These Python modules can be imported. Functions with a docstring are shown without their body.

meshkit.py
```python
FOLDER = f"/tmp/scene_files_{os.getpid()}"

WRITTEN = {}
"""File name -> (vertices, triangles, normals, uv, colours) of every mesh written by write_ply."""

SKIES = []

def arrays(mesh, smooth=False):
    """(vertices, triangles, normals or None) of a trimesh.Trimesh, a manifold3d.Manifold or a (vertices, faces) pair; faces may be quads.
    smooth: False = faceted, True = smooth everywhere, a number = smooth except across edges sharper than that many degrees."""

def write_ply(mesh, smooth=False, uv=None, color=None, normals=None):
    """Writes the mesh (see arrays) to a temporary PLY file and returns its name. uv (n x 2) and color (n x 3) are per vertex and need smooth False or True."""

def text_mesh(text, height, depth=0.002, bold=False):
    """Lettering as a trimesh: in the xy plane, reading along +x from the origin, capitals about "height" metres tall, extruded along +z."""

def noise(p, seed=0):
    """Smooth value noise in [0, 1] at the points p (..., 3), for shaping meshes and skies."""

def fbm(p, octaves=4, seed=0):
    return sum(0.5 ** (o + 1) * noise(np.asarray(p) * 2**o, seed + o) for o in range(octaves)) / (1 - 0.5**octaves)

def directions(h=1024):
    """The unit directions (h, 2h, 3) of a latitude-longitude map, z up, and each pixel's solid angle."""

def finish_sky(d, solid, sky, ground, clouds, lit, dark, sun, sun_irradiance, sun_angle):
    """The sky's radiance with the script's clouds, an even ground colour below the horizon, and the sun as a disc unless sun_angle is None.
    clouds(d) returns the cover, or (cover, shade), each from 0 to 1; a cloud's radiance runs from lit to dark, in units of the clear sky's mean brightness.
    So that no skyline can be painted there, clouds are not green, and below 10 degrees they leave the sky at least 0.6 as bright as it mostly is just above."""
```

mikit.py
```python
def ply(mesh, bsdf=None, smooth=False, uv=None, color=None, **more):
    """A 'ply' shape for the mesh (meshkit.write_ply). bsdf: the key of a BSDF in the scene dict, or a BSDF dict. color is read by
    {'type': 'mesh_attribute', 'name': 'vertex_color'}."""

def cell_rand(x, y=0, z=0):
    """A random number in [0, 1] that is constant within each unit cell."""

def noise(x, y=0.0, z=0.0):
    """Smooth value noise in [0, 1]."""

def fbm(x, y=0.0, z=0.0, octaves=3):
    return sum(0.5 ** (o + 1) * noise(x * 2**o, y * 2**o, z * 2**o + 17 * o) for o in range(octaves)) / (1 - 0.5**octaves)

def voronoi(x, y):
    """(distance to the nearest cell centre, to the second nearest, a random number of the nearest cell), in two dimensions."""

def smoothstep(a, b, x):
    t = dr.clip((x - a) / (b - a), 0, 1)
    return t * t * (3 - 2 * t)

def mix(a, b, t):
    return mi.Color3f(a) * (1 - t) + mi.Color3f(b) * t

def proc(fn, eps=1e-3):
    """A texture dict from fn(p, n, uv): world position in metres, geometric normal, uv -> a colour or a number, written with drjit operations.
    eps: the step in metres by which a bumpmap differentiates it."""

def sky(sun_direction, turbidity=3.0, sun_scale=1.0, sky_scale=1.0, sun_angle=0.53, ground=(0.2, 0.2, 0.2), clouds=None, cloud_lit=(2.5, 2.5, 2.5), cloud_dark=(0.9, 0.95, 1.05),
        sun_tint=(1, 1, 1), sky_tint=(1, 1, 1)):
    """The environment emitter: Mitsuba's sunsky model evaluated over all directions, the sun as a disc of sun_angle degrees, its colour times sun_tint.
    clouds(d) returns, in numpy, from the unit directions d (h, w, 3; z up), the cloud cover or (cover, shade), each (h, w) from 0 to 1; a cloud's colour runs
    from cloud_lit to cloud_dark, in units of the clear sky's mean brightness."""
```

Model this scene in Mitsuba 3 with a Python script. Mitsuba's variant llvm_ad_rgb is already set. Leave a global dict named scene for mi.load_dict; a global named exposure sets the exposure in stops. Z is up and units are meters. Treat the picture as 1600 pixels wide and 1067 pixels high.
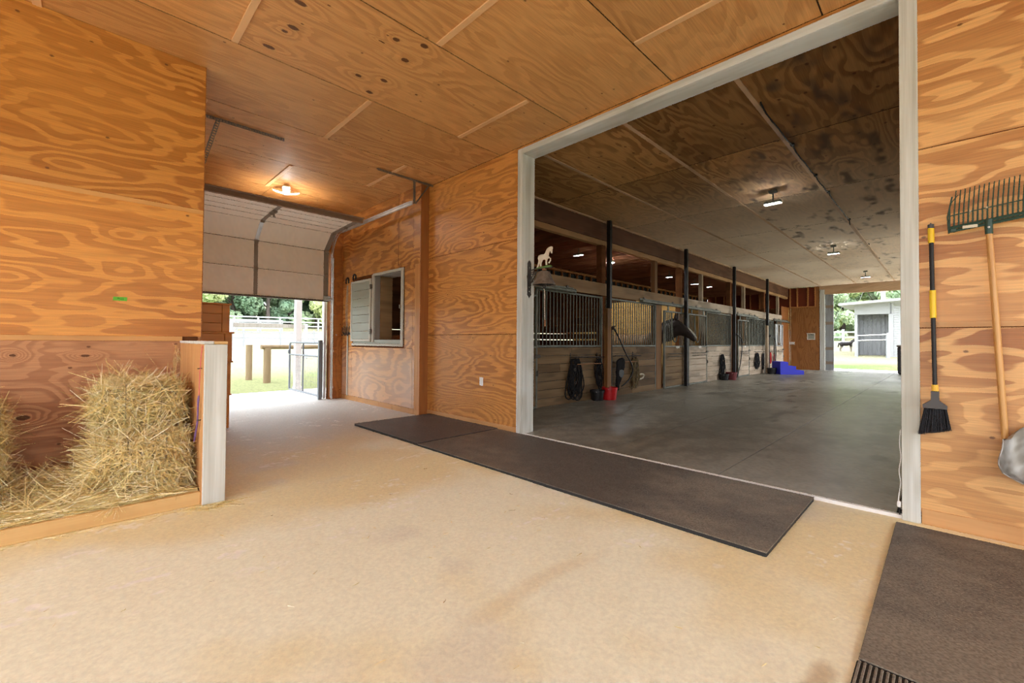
import math, random
import numpy as np
import trimesh
import drjit as dr
import mitsuba as mi
import mikit, meshkit
from scipy.spatial import ConvexHull
from shapely.geometry import Polygon, box as sbox

random.seed(7)
RNG = np.random.default_rng(11)
T = mi.ScalarTransform4f
scene, labels = {}, {}

# ------------------------------------------------------------------ camera, sky, exposure
F_PX, CY = 675.32, 522.96
YAW, PITCH, ROLL = 0.7864507, 0.0159761, 0.0072758
EYE = np.array([0.0, 0.0, 1.22])
fw = np.array([math.cos(YAW) * math.cos(PITCH), math.sin(YAW) * math.cos(PITCH), math.sin(PITCH)])
rt = np.cross(fw, [0, 0, 1.0]); rt /= np.linalg.norm(rt)
up0 = np.cross(rt, fw)
up = math.cos(ROLL) * up0 - math.sin(ROLL) * rt
scene['camera'] = {
    'type': 'perspective', 'fov': 2 * math.degrees(math.atan(800 / F_PX)), 'fov_axis': 'x',
    'principal_point_offset_y': (533.5 - CY) / 1067.0,
    'near_clip': 0.02, 'far_clip': 500.0,
    'to_world': T().look_at(origin=EYE.tolist(), target=(EYE + fw).tolist(), up=up.tolist())}
exposure = 5.35
scene['sky'] = mikit.sky((-0.55, -0.35, 0.76), turbidity=4.0, sun_scale=0.0, sky_scale=1.0, ground=(0.25, 0.25, 0.2),
                         clouds=lambda d: (np.ones(d.shape[:2]), 0.5 * meshkit.fbm(d * 2.5, 4, 3)),
                         cloud_lit=(1.15, 1.2, 1.28), cloud_dark=(0.8, 0.85, 0.93))

# ------------------------------------------------------------------ names, entries
_n = {}
def numbered(name):
    k = _n.get(name, 0); _n[name] = k + 1
    return name if k == 0 else f'{name}_{k:03d}'

def thing(name, label, cat, group=None):
    key = numbered(name)
    labels[key] = {'label': label, 'category': cat}
    if group: labels[key]['group'] = group
    return key

def struct(name):
    key = numbered(name)
    labels[key] = {'kind': 'structure'}
    return key

def part(parent, name, mesh, mat, smooth=False, label=None, kind=None, color=None, **more):
    key = numbered(f'{parent}__{name}')
    scene[key] = mikit.ply(mesh, mat, smooth=smooth, color=color, **more)
    if label or kind:
        labels[key] = {}
        if label: labels[key]['label'] = label
        if kind: labels[key]['kind'] = kind
    return key

def whole(key, mesh, mat, smooth=False, color=None, **more):
    scene[key] = mikit.ply(mesh, mat, smooth=smooth, color=color, **more)
    return key

# ------------------------------------------------------------------ mesh helpers (each mesh is a (vertices, triangles) pair)
BOXF = np.array([[0, 1, 3], [0, 3, 2], [4, 6, 7], [4, 7, 5], [0, 4, 5], [0, 5, 1], [2, 3, 7], [2, 7, 6], [0, 2, 6], [0, 6, 4], [1, 5, 7], [1, 7, 3]])
_cv = []
for a in range(3):
    for s in np.ndindex(2, 2, 2):
        w = [(2 * s[k] - 1) * (1.0 if k == a else 0.8) for k in range(3)]
        _cv.append((a, [2 * x - 1 for x in s], w))
_pts = np.array([c[2] for c in _cv]); _h = ConvexHull(_pts)
_cf = []
for tri, eq in zip(_h.simplices, _h.equations):
    nrm = np.cross(_pts[tri[1]] - _pts[tri[0]], _pts[tri[2]] - _pts[tri[0]])
    _cf.append(tri if nrm @ eq[:3] > 0 else tri[::-1])
CHF = np.array(_cf); CHS = np.array([c[1] for c in _cv], float)
CHM = np.array([[0.0 if k == c[0] else 1.0 for k in range(3)] for c in _cv])

def bx(x0, x1, y0, y1, z0, z1, c=0.0):
    x0, x1 = min(x0, x1), max(x0, x1); y0, y1 = min(y0, y1), max(y0, y1); z0, z1 = min(z0, z1), max(z0, z1)
    if c <= 0:
        return np.array([[x, y, z] for x in (x0, x1) for y in (y0, y1) for z in (z0, z1)], float), BOXF
    mid = np.array([x0 + x1, y0 + y1, z0 + z1]) / 2; half = np.array([x1 - x0, y1 - y0, z1 - z0]) / 2
    c = min(c, half.min() * 0.8)
    return mid + CHS * (half - c * CHM), CHF

def cat(ms):
    vs, fs, o = [], [], 0
    for v, f in ms:
        v, f = np.asarray(v, float), np.asarray(f, int)
        vs.append(v); fs.append(f + o); o += len(v)
    return np.vstack(vs), np.vstack(fs)

def tm(m): return np.asarray(m.vertices, float), np.asarray(m.faces, int)
def mv(m, M): return np.asarray(m[0]) @ np.asarray(M)[:3, :3].T + np.asarray(M)[:3, 3], m[1]
def rot(axis, deg, at=(0, 0, 0)): return trimesh.transformations.rotation_matrix(math.radians(deg), axis, at)
def shift(m, d): return np.asarray(m[0]) + np.asarray(d, float), m[1]

def tube(pts, r, sides=6, closed=False, caps=True):
    p = np.asarray(pts, float); n = len(p); r = np.broadcast_to(np.asarray(r, float), (n,))
    t = np.roll(p, -1, 0) - np.roll(p, 1, 0) if closed else np.gradient(p, axis=0)
    t /= np.linalg.norm(t, axis=1, keepdims=True) + 1e-12
    ref = np.array([0, 0, 1.0]) if abs(t[0, 2]) < 0.9 else np.array([1.0, 0, 0])
    A = np.zeros_like(p); a = np.cross(t[0], ref); a /= np.linalg.norm(a); A[0] = a
    for i in range(1, n):
        a = a - t[i] * (a @ t[i]); nn = np.linalg.norm(a)
        a = a / nn if nn > 1e-6 else A[i - 1]; A[i] = a
    B = np.cross(t, A); ang = np.arange(sides) * 2 * math.pi / sides
    v = (p[:, None] + r[:, None, None] * (np.cos(ang)[None, :, None] * A[:, None] + np.sin(ang)[None, :, None] * B[:, None])).reshape(-1, 3)
    f = []
    for i in range(n if closed else n - 1):
        j = (i + 1) % n
        for k in range(sides):
            l = (k + 1) % sides
            f += [[i * sides + k, i * sides + l, j * sides + l], [i * sides + k, j * sides + l, j * sides + k]]
    if caps and not closed:
        v = np.vstack([v, p[0], p[-1]])
        for k in range(sides):
            l = (k + 1) % sides
            f += [[len(v) - 2, l, k], [len(v) - 1, (n - 1) * sides + k, (n - 1) * sides + l]]
    return v, np.array(f)

def lathe(prof, n=20, at=(0, 0, 0)):
    """Profile of (radius, height) points, from bottom to top."""
    prof = np.asarray(prof, float); ang = np.arange(n) * 2 * math.pi / n
    v = np.stack([prof[:, 0][:, None] * np.cos(ang), prof[:, 0][:, None] * np.sin(ang), np.repeat(prof[:, 1][:, None], n, 1)], -1).reshape(-1, 3)
    f = []
    for i in range(len(prof) - 1):
        for k in range(n):
            l = (k + 1) % n
            f += [[i * n + k, i * n + l, (i + 1) * n + l], [i * n + k, (i + 1) * n + l, (i + 1) * n + k]]
    return v + np.asarray(at, float), np.array(f)

def prism(poly, depth, M=None):
    """A shapely polygon in xy extruded along z by depth, then moved by M."""
    m = tm(trimesh.creation.extrude_polygon(poly, depth, engine='earcut'))
    return m if M is None else mv(m, M)

def frame_M(o, ex, ey):
    ex, ey = np.asarray(ex, float), np.asarray(ey, float); M = np.eye(4)
    M[:3, 0], M[:3, 1], M[:3, 2], M[:3, 3] = ex, ey, np.cross(ex, ey), o
    return M

def curve(pts, n=24):
    """Catmull-Rom through the points."""
    p = np.asarray(pts, float); p = np.vstack([2 * p[0] - p[1], p, 2 * p[-1] - p[-2]]); out = []
    m = len(p) - 3
    for s in np.linspace(0, m - 1e-6, n):
        i = int(s); t = s - i; a, b, c, d = p[i:i + 4]
        out.append(0.5 * (2 * b + (c - a) * t + (2 * a - 5 * b + 4 * c - d) * t * t + (3 * b - a - 3 * c + d) * t ** 3))
    return np.array(out)

# ------------------------------------------------------------------ procedural textures
def hsh(ix, iy, s=0):
    x = mi.UInt32(mi.Int32(ix) + 100000); y = mi.UInt32(mi.Int32(iy) + 100000)
    h = x * 374761393 + y * 668265263 + mi.UInt32((s * 144665 + 977) & 0x7FFFFFFF)
    h = (h ^ (h >> 13)) * 1274126177
    return mi.Float((h ^ (h >> 16)) & 0xFFFFFF) / 16777215.0

def n2(x, y, s=0):
    x, y = mi.Float(x), mi.Float(y)
    ix, iy = dr.floor(x), dr.floor(y); fx, fy = x - ix, y - iy
    u, v = fx * fx * (3 - 2 * fx), fy * fy * (3 - 2 * fy)
    return dr.lerp(dr.lerp(hsh(ix, iy, s), hsh(ix + 1, iy, s), u), dr.lerp(hsh(ix, iy + 1, s), hsh(ix + 1, iy + 1, s), u), v)

sm, mix = mikit.smoothstep, mikit.mix
AX = {'x': (1, 2), 'y': (0, 2), 'z': (0, 1), 'zy': (1, 0)}

def plywood(orient, light, dark, K=7.0, su=0.5, sv=2.2, pan=(2.44, 1.22, 0, 0), stag=0.0, contrast=0.9, edge=0.55, whorl=0.25, knots=(), overlay=None, seed=1, vary=0.12, kn=0.62, ks=1.0, rag=0.06):
    """Rotary-cut softwood ply: bands are contours of a smooth height field, offset for every sheet; small dark knots."""
    a, b = AX[orient]; pu, pv, u0, v0 = pan
    def fn(p, n, uv):
        u, v = p[a], p[b]
        row = dr.floor((v - v0) / pv); odd = row - 2 * dr.floor(row / 2)
        col = dr.floor((u - u0 - odd * stag) / pu)
        r1, r2 = hsh(col, row, seed), hsh(col, row, seed + 50)
        x, y = u + r1 * 37, v + r2 * 23
        wx = 0.35 * (n2(x * 1.7, y * 3.1, 7) - 0.5)
        h = n2((x + wx) * su, y * sv, 1) + 0.45 * n2((x - wx) * su * 2.6, y * sv * 2.1, 2) + whorl * n2(x * su * 7.0, y * sv * 3.6, 3) + rag * n2(x * 3.5, y * 34, 9)
        spot = mi.Float(0)
        for (ku, kv, ru, rv) in knots:
            d = dr.sqrt(dr.square((u - ku) / ru) + dr.square((v - kv) / rv))
            h += 0.35 * dr.exp(-d * d * 0.08)
            spot = dr.maximum(spot, 1 - sm(0.85, 1.12, d + 0.2 * n2(u * 60, v * 60, 8)))
        t = h * K; fr = t - dr.floor(t)
        late = sm(0.3, edge + 0.3, fr) * (1 - sm(0.93, 1.0, fr))
        amp = 0.35 + 0.75 * n2(x * 0.9 + 3, y * 2.1, 4)
        fib = n2(x * 7, y * 210, 5); fib2 = n2(x * 2.2, y * 38, 6)
        c = mix(light, dark, dr.clip(late * amp * contrast + 0.25 * (fib2 - 0.5), 0, 1))
        c = c * (0.9 + 0.2 * fib) * (1 - vary + 2 * vary * r2)
        kx, ky = u * 2.1 + r1 * 9, v * 3.7
        cx, cy = dr.floor(kx), dr.floor(ky)
        d = dr.sqrt(dr.square((kx - cx - 0.2 - 0.6 * hsh(cx, cy, 21)) / (0.03 * ks)) + dr.square((ky - cy - 0.2 - 0.6 * hsh(cx, cy, 23)) / (0.035 * ks)))
        spot = dr.maximum(spot, (1 - sm(0.5, 1.2, d)) * dr.select(hsh(cx, cy, 22) > kn, 0.8, 0.0))
        c = mix(c, mi.Color3f(0.085, 0.03, 0.012), spot * 0.92)
        if overlay is not None: c = overlay(c, u, v)
        return c
    return mikit.proc(fn)

def timber(light, dark, axis='z', ring=60.0, grime=0.25, tint=(0.05, 0.035, 0.02)):
    """Sawn boards: long grain along the axis, patchy grime."""
    def fn(p, n, uv):
        if axis == 'z': u, v, w = p[2], p[0] + 1.7 * p[1], p[1]
        elif axis == 'x': u, v, w = p[0], p[2] + 0.3 * p[1], p[1]
        else: u, v, w = p[1], p[2] + 0.3 * p[0], p[0]
        g = n2(u * 1.3, v * ring * 0.5, 1); g2 = n2(u * 4, v * ring * 2.5, 2)
        d = n2(u * 1.1, v * 5, 3) * 0.6 + n2(u * 4.3, v * 13, 4) * 0.4
        c = mix(light, dark, dr.clip(0.75 * g + 0.35 * (g2 - 0.4), 0, 1))
        return mix(c, mi.Color3f(tint), sm(0.5, 0.85, d) * grime)
    return mikit.proc(fn)

def blotch(a, b, s=3.0, spread=0.25, fine=40.0, fa=0.12):
    def fn(p, n, uv):
        x, y = p[0] + 0.37 * p[2], p[1] + 0.61 * p[2]
        t = n2(x * s, y * s, 1) * 0.5 + n2(x * s * 2.7, y * s * 2.7, 2) * 0.3 + n2(x * s * 7, y * s * 7, 3) * 0.2
        return mix(a, b, sm(0.5 - spread, 0.5 + spread, t)) * (1 - fa + 2 * fa * n2(x * fine, y * fine, 4))
    return mikit.proc(fn)

def mat(key, tex, rough=0.6, spec=0.3, metallic=0.0, bump=None, bscale=0.002, **more):
    base = {'type': 'rgb', 'value': list(tex)} if isinstance(tex, (tuple, list)) else tex
    b = {'type': 'principled', 'base_color': base, 'roughness': rough, 'specular': spec, 'metallic': metallic, **more}
    if bump is not None:
        b = {'type': 'bumpmap', 'tex': bump, 'bsdf': {'type': 'principled', 'base_color': base, 'roughness': rough, 'specular': spec, 'metallic': metallic, **more}, 'scale': bscale}
    scene[key] = {'type': 'twosided', 'b': b}

OR_L, OR_D = (0.60, 0.26, 0.05), (0.36, 0.115, 0.016)
mat('m_ply_hay', plywood('y', OR_L, OR_D, K=5.0, su=0.7, sv=3.4, pan=(2.52, 1.22, -1.697, 1.215), whorl=0.2, edge=0.16, rag=0.09, seed=3), 0.45, 0.35)
mat('m_ply_hay_low', plywood('y', (0.50, 0.245, 0.115), (0.29, 0.105, 0.045), K=13, su=0.6, sv=1.7, pan=(2.52, 1.22, -1.697, 0), whorl=0.2, contrast=0.95, edge=0.35,
    knots=((-0.30, 0.615, 0.043, 0.022), (0.03, 1.08, 0.03, 0.010), (-0.36, 1.09, 0.02, 0.012)), seed=5), 0.6, 0.2)
mat('m_ply_wall', plywood('x', (0.58, 0.26, 0.065), (0.36, 0.13, 0.028), K=9.5, su=0.5, sv=2.5, pan=(2.3, 1.255, 3.9, 0.075), whorl=0.13, edge=0.35, seed=8), 0.42, 0.4)
mat('m_ply_wall_light', plywood('x', (0.66, 0.37, 0.14), (0.36, 0.14, 0.04), K=4.2, su=0.7, sv=3.0, pan=(2.44, 1.255, -2.9, 0.075), whorl=0.18, contrast=1.0, edge=0.14, rag=0.09, seed=12), 0.42, 0.4)
def scuffed(c, u, v):
    t = (1 - sm(0.75, 1.2, v)) * (0.5 + 0.5 * n2(u * 2.5, v * 3, 14))
    return mix(c, c * 0.35 + mi.Color3f(0.40, 0.335, 0.285), 0.95 * t)
mat('m_ply_furred', plywood('x', (0.58, 0.27, 0.07), (0.34, 0.125, 0.03), K=6, su=0.6, sv=1.9, pan=(3.0, 1.22, 6.1, 0), whorl=0.14, edge=0.3, overlay=scuffed, seed=17), 0.42, 0.4)
mat('m_ply_bay', plywood('y', (0.46, 0.17, 0.035), (0.30, 0.09, 0.018), K=5, su=1.6, sv=0.7, pan=(2.44, 2.44, 0, 0), whorl=0.2, seed=18), 0.45, 0.35)
CK = [(1.15, 3.47, .05, .028), (1.2, 3.787, .05, .03), (1.166, 3.884, .028, .018), (1.13, 4.19, .055, .028), (1.872, 3.307, .035, .026), (2.07, 3.491, .04, .032), (2.087, 3.203, .04, .03),
      (1.873, 4.02, .035, .024), (2.089, 3.917, .04, .028), (2.08, 4.209, .04, .028), (1.80, 3.42, .035, .008), (2.45, 3.9, .018, .012)]
mat('m_ply_ceiling', plywood('z', (0.56, 0.29, 0.10), (0.41, 0.18, 0.05), K=6, su=0.5, sv=2.3, pan=(2.44, 1.225, 0.91, 0.665), stag=1.24, whorl=0.18, contrast=0.6, edge=0.35, knots=CK, seed=23), 0.5, 0.3)
def daylit_stained(c, u, v):  # doorway daylight put into the ceiling colour, plus real dark stains
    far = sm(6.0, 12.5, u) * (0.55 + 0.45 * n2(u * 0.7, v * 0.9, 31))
    g = mix(c * 0.8, mi.Color3f(0.82, 0.68, 0.50), 0.92 * far)  # near sheets darkened as unlit, far ones paled as daylit
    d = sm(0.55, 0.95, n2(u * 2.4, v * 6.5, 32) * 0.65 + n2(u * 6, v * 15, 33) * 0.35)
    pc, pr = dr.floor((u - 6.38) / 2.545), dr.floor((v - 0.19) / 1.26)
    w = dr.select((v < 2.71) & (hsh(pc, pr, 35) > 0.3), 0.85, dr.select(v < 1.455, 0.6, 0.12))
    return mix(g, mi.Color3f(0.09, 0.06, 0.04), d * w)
mat('m_ply_aisle', plywood('z', (0.44, 0.235, 0.085), (0.25, 0.115, 0.034), K=6, su=0.5, sv=2.4, pan=(2.545, 1.26, 6.38, 0.19), whorl=0.2, edge=0.35, overlay=daylit_stained, seed=29, vary=0.25, kn=0.3, ks=1.9), 0.85, 0.1)
def _end(p, n, uv):
    y, z = p[1], p[2]
    h = n2(y * 4.2, z * 0.6, 1) + 0.5 * n2(y * 9, z * 1.6, 2); t = h * 6; fr = t - dr.floor(t)
    return mix((0.31, 0.13, 0.037), (0.245, 0.097, 0.027), sm(0.35, 0.8, fr) * (1 - sm(0.93, 1, fr)))
mat('m_ply_end', mikit.proc(_end), 0.5, 0.3)
mat('m_batten', timber((0.72, 0.46, 0.23), (0.62, 0.36, 0.16), 'y', 40, 0.1), 0.5, 0.3)
mat('m_batten_aisle', timber((0.60, 0.41, 0.25), (0.48, 0.31, 0.17), 'x', 40, 0.25), 0.6, 0.2)
mat('m_strip_wood', timber((0.64, 0.33, 0.10), (0.52, 0.23, 0.06), 'x', 40, 0.08), 0.45, 0.35)
mat('m_strip_wall', timber((0.60, 0.34, 0.14), (0.48, 0.23, 0.08), 'y', 40, 0.15), 0.45, 0.35)
mat('m_corner_wood', timber((0.55, 0.27, 0.09), (0.42, 0.17, 0.045), 'z', 30, 0.1), 0.45, 0.35)
mat('m_jog_wood', timber((0.33, 0.12, 0.028), (0.22, 0.072, 0.018), 'z', 30, 0.15), 0.5, 0.3)
mat('m_white_wood', timber((0.65, 0.66, 0.61), (0.45, 0.45, 0.39), 'z', 46, 0.4, (0.30, 0.27, 0.17)), 0.55, 0.3)
mat('m_white_header', timber((0.65, 0.66, 0.61), (0.45, 0.45, 0.39), 'y', 46, 0.4, (0.30, 0.27, 0.17)), 0.55, 0.3)
mat('m_stub_ply', timber((0.58, 0.32, 0.13), (0.45, 0.21, 0.075), 'z', 22, 0.05), 0.5, 0.3)
mat('m_curb', timber((0.62, 0.40, 0.165), (0.53, 0.31, 0.11), 'x', 70, 0.15), 0.5, 0.3)
mat('m_crate', timber((0.62, 0.27, 0.05), (0.48, 0.18, 0.03), 'x', 30, 0.15), 0.45, 0.35)
mat('m_stall_board', timber((0.28, 0.185, 0.095), (0.15, 0.092, 0.045), 'x', 26, 0.5, (0.05, 0.035, 0.022)), 0.7, 0.15)
mat('m_stall_board_pale', timber((0.52, 0.43, 0.32), (0.37, 0.28, 0.19), 'x', 26, 0.45, (0.12, 0.085, 0.055)), 0.7, 0.15)
mat('m_stall_board_dark', timber((0.19, 0.12, 0.06), (0.11, 0.066, 0.032), 'x', 26, 0.5, (0.05, 0.035, 0.022)), 0.7, 0.15)
mat('m_stall_board_grey', timber((0.42, 0.34, 0.25), (0.29, 0.22, 0.15), 'x', 26, 0.45, (0.12, 0.085, 0.055)), 0.7, 0.15)
mat('m_partition', timber((0.60, 0.38, 0.13), (0.47, 0.27, 0.08), 'y', 30, 0.25, (0.2, 0.1, 0.03)), 0.7, 0.15)
mat('m_dark_wood', timber((0.20, 0.08, 0.03), (0.11, 0.04, 0.016), 'x', 20, 0.4), 0.9, 0.03)
mat('m_joist', timber((0.36, 0.15, 0.075), (0.24, 0.09, 0.045), 'y', 30, 0.4), 0.9, 0.03)
mat('m_beam', timber((0.17, 0.08, 0.042), (0.11, 0.048, 0.025), 'x', 16, 0.45, (0.06, 0.03, 0.02)), 0.6, 0.2)
mat('m_beam_low', timber((0.50, 0.30, 0.14), (0.40, 0.21, 0.09), 'x', 30, 0.2), 0.6, 0.2)
mat('m_rail', timber((0.33, 0.205, 0.095), (0.22, 0.125, 0.055), 'x', 26, 0.3), 0.6, 0.2)
mat('m_post', timber((0.27, 0.135, 0.045), (0.18, 0.08, 0.026), 'z', 24, 0.35), 0.6, 0.2)
mat('m_post_pale', timber((0.52, 0.40, 0.27), (0.42, 0.30, 0.18), 'z', 24, 0.35), 0.6, 0.2)
mat('m_stud', timber((0.48, 0.21, 0.07), (0.36, 0.14, 0.04), 'z', 30, 0.1), 0.55, 0.25)
mat('m_decking', (0.045, 0.022, 0.01), 0.8, 0.1)  # near-black, stands in for the shade in the ceiling seams
mat('m_red_ply', (0.17, 0.035, 0.014), 0.6, 0.2)

def _concrete(p, n, uv):
    x, y = p[0], p[1]
    big = n2(x * 0.55, y * 0.8, 1) * 0.55 + n2(x * 1.7, y * 1.5, 2) * 0.3 + n2(x * 5, y * 4.4, 3) * 0.15
    c = mix((0.82, 0.81, 0.62), (0.76, 0.66, 0.39), sm(0.38, 0.66, big))
    gray = n2(x * 1.3 + 4, y * 0.9, 4) * 0.6 + n2(x * 4.1, y * 3.7, 5) * 0.4
    c = mix(c, mi.Color3f(0.68, 0.65, 0.53), 0.6 * sm(0.5, 0.75, gray))
    c = mix(c, mi.Color3f(0.50, 0.50, 0.48), 0.9 * sm(4.2, 7.0, y + 0.8 * n2(x, y, 6)))  # greyer bay floor: dirt, and partly cool skylight put into the colour
    s = n2(x * 7 + y * 3, y * 16, 7) * 0.6 + n2(x * 30, y * 44, 8) * 0.4
    c = mix(c, mi.Color3f(0.90, 0.88, 0.82), 0.5 * sm(0.68, 0.8, s) * sm(0.45, 0.7, n2(x * 1.6, y * 2.1, 9)))
    ln = dr.abs(y - 1.44 + 0.05 * (x - 1.3) - 0.10 * n2(x * 2.3, 3.0, 10))
    c = mix(c, mi.Color3f(0.62, 0.48, 0.26), 0.34 * (1 - sm(0.01, 0.09, ln)) * sm(0.3, 0.6, n2(x * 2.2, y * 2.2, 11)) * sm(0.4, 0.9, x) * (1 - sm(1.8, 2.3, x)))
    st = dr.sqrt(dr.square((x - 1.80) / 0.30) + dr.square((y - 0.33) / 0.075)) + 0.5 * n2(x * 9, y * 9, 12)
    c = mix(c, mi.Color3f(0.36, 0.23, 0.10), 0.6 * (1 - sm(0.75, 1.25, st)))
    return c * (0.90 + 0.12 * n2(x * 70, y * 70, 13) + 0.08 * n2(x * 210, y * 210, 14))
mat('m_concrete', mikit.proc(_concrete), 0.6, 0.25)
def _rubber(base, dust, amt, pebble):
    def fn(p, n, uv):
        x, y = p[0], p[1]
        d = n2(x * 1.1, y * 0.9, 1) * 0.5 + n2(x * 3.7, y * 2.3, 2) * 0.3 + n2(x * 11, y * 9, 3) * 0.2
        c = mix(base, dust, amt * sm(0.3, 0.75, d))
        f = n2(x * pebble, y * pebble, 4)
        sp = sm(0.80, 0.95, n2(x * 140, y * 140, 5)) * sm(0.45, 0.8, n2(x * 3, y * 4, 6))
        return mix(c * (0.72 + 0.56 * f), mi.Color3f(0.45, 0.38, 0.28), 0.25 * sp)
    return mikit.proc(fn)
mat('m_mat', _rubber((0.105, 0.093, 0.078), (0.20, 0.172, 0.13), 0.85, 150.0), 0.6, 0.3)
mat('m_mat_dark', _rubber((0.075, 0.068, 0.063), (0.12, 0.105, 0.088), 0.6, 150.0), 0.55, 0.35)
mat('m_mat_edge', (0.022, 0.022, 0.022), 0.6, 0.3)
def _aislemat(p, n, uv):
    x, y = p[0], p[1]
    d = n2(x * 0.5, y * 0.8, 1) * 0.5 + n2(x * 1.7, y * 2.3, 2) * 0.3 + n2(x * 6, y * 9, 3) * 0.2
    c = mix((0.155, 0.148, 0.118), (0.26, 0.25, 0.205), sm(0.25, 0.72, d))
    s = sm(0.68, 0.8, n2(x * 0.55, y * 2.0, 4) * 0.65 + n2(x * 2.5, y * 8, 5) * 0.35)
    return mix(c, mi.Color3f(0.06, 0.055, 0.045), 0.6 * s) * (0.9 + 0.2 * n2(x * 40, y * 40, 6))
mat('m_aisle_mat', mikit.proc(_aislemat), 0.36, 0.5)
mat('m_galv', blotch((0.18, 0.185, 0.145), (0.12, 0.125, 0.10), 5), 0.5, 0.3, 0.1)
mat('m_galv_bright', blotch((0.60, 0.60, 0.58), (0.50, 0.50, 0.48), 8), 0.35, 0.5, 0.6)
mat('m_steel_dark', (0.10, 0.085, 0.065), 0.5, 0.4, 0.3)
mat('m_perf', blotch((0.17, 0.15, 0.12), (0.12, 0.105, 0.085), 9), 0.5, 0.4, 0.4)
mat('m_door_skin', blotch((0.83, 0.76, 0.65), (0.79, 0.71, 0.59), 2, 0.4, 30, 0.03), 0.5, 0.3)
mat('m_door_strut', (0.24, 0.16, 0.105), 0.5, 0.3)
mat('m_stile', (0.25, 0.21, 0.165), 0.5, 0.3, 0.2)
mat('m_black', (0.012, 0.011, 0.011), 0.5, 0.4)
mat('m_black_cloth', (0.018, 0.017, 0.018), 0.85, 0.1)
mat('m_grey_cloth', (0.13, 0.14, 0.14), 0.8, 0.1)
mat('m_olive_rope', blotch((0.24, 0.18, 0.09), (0.10, 0.075, 0.04), 40), 0.8, 0.1)
mat('m_red', (0.52, 0.014, 0.016), 0.35, 0.45)
mat('m_maroon', (0.16, 0.03, 0.03), 0.5, 0.3)
mat('m_red_rope', (0.42, 0.02, 0.02), 0.7, 0.2)
mat('m_blue', (0.035, 0.04, 0.55), 0.45, 0.35)
mat('m_white', (0.74, 0.73, 0.70), 0.5, 0.3)
mat('m_white_out', (0.40, 0.41, 0.41), 0.6, 0.2)
mat('m_grey_out', (0.33, 0.34, 0.35), 0.6, 0.2)
mat('m_weathered', timber((0.34, 0.31, 0.27), (0.24, 0.21, 0.18), 'z', 30, 0.2), 0.7, 0.15)
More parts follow.
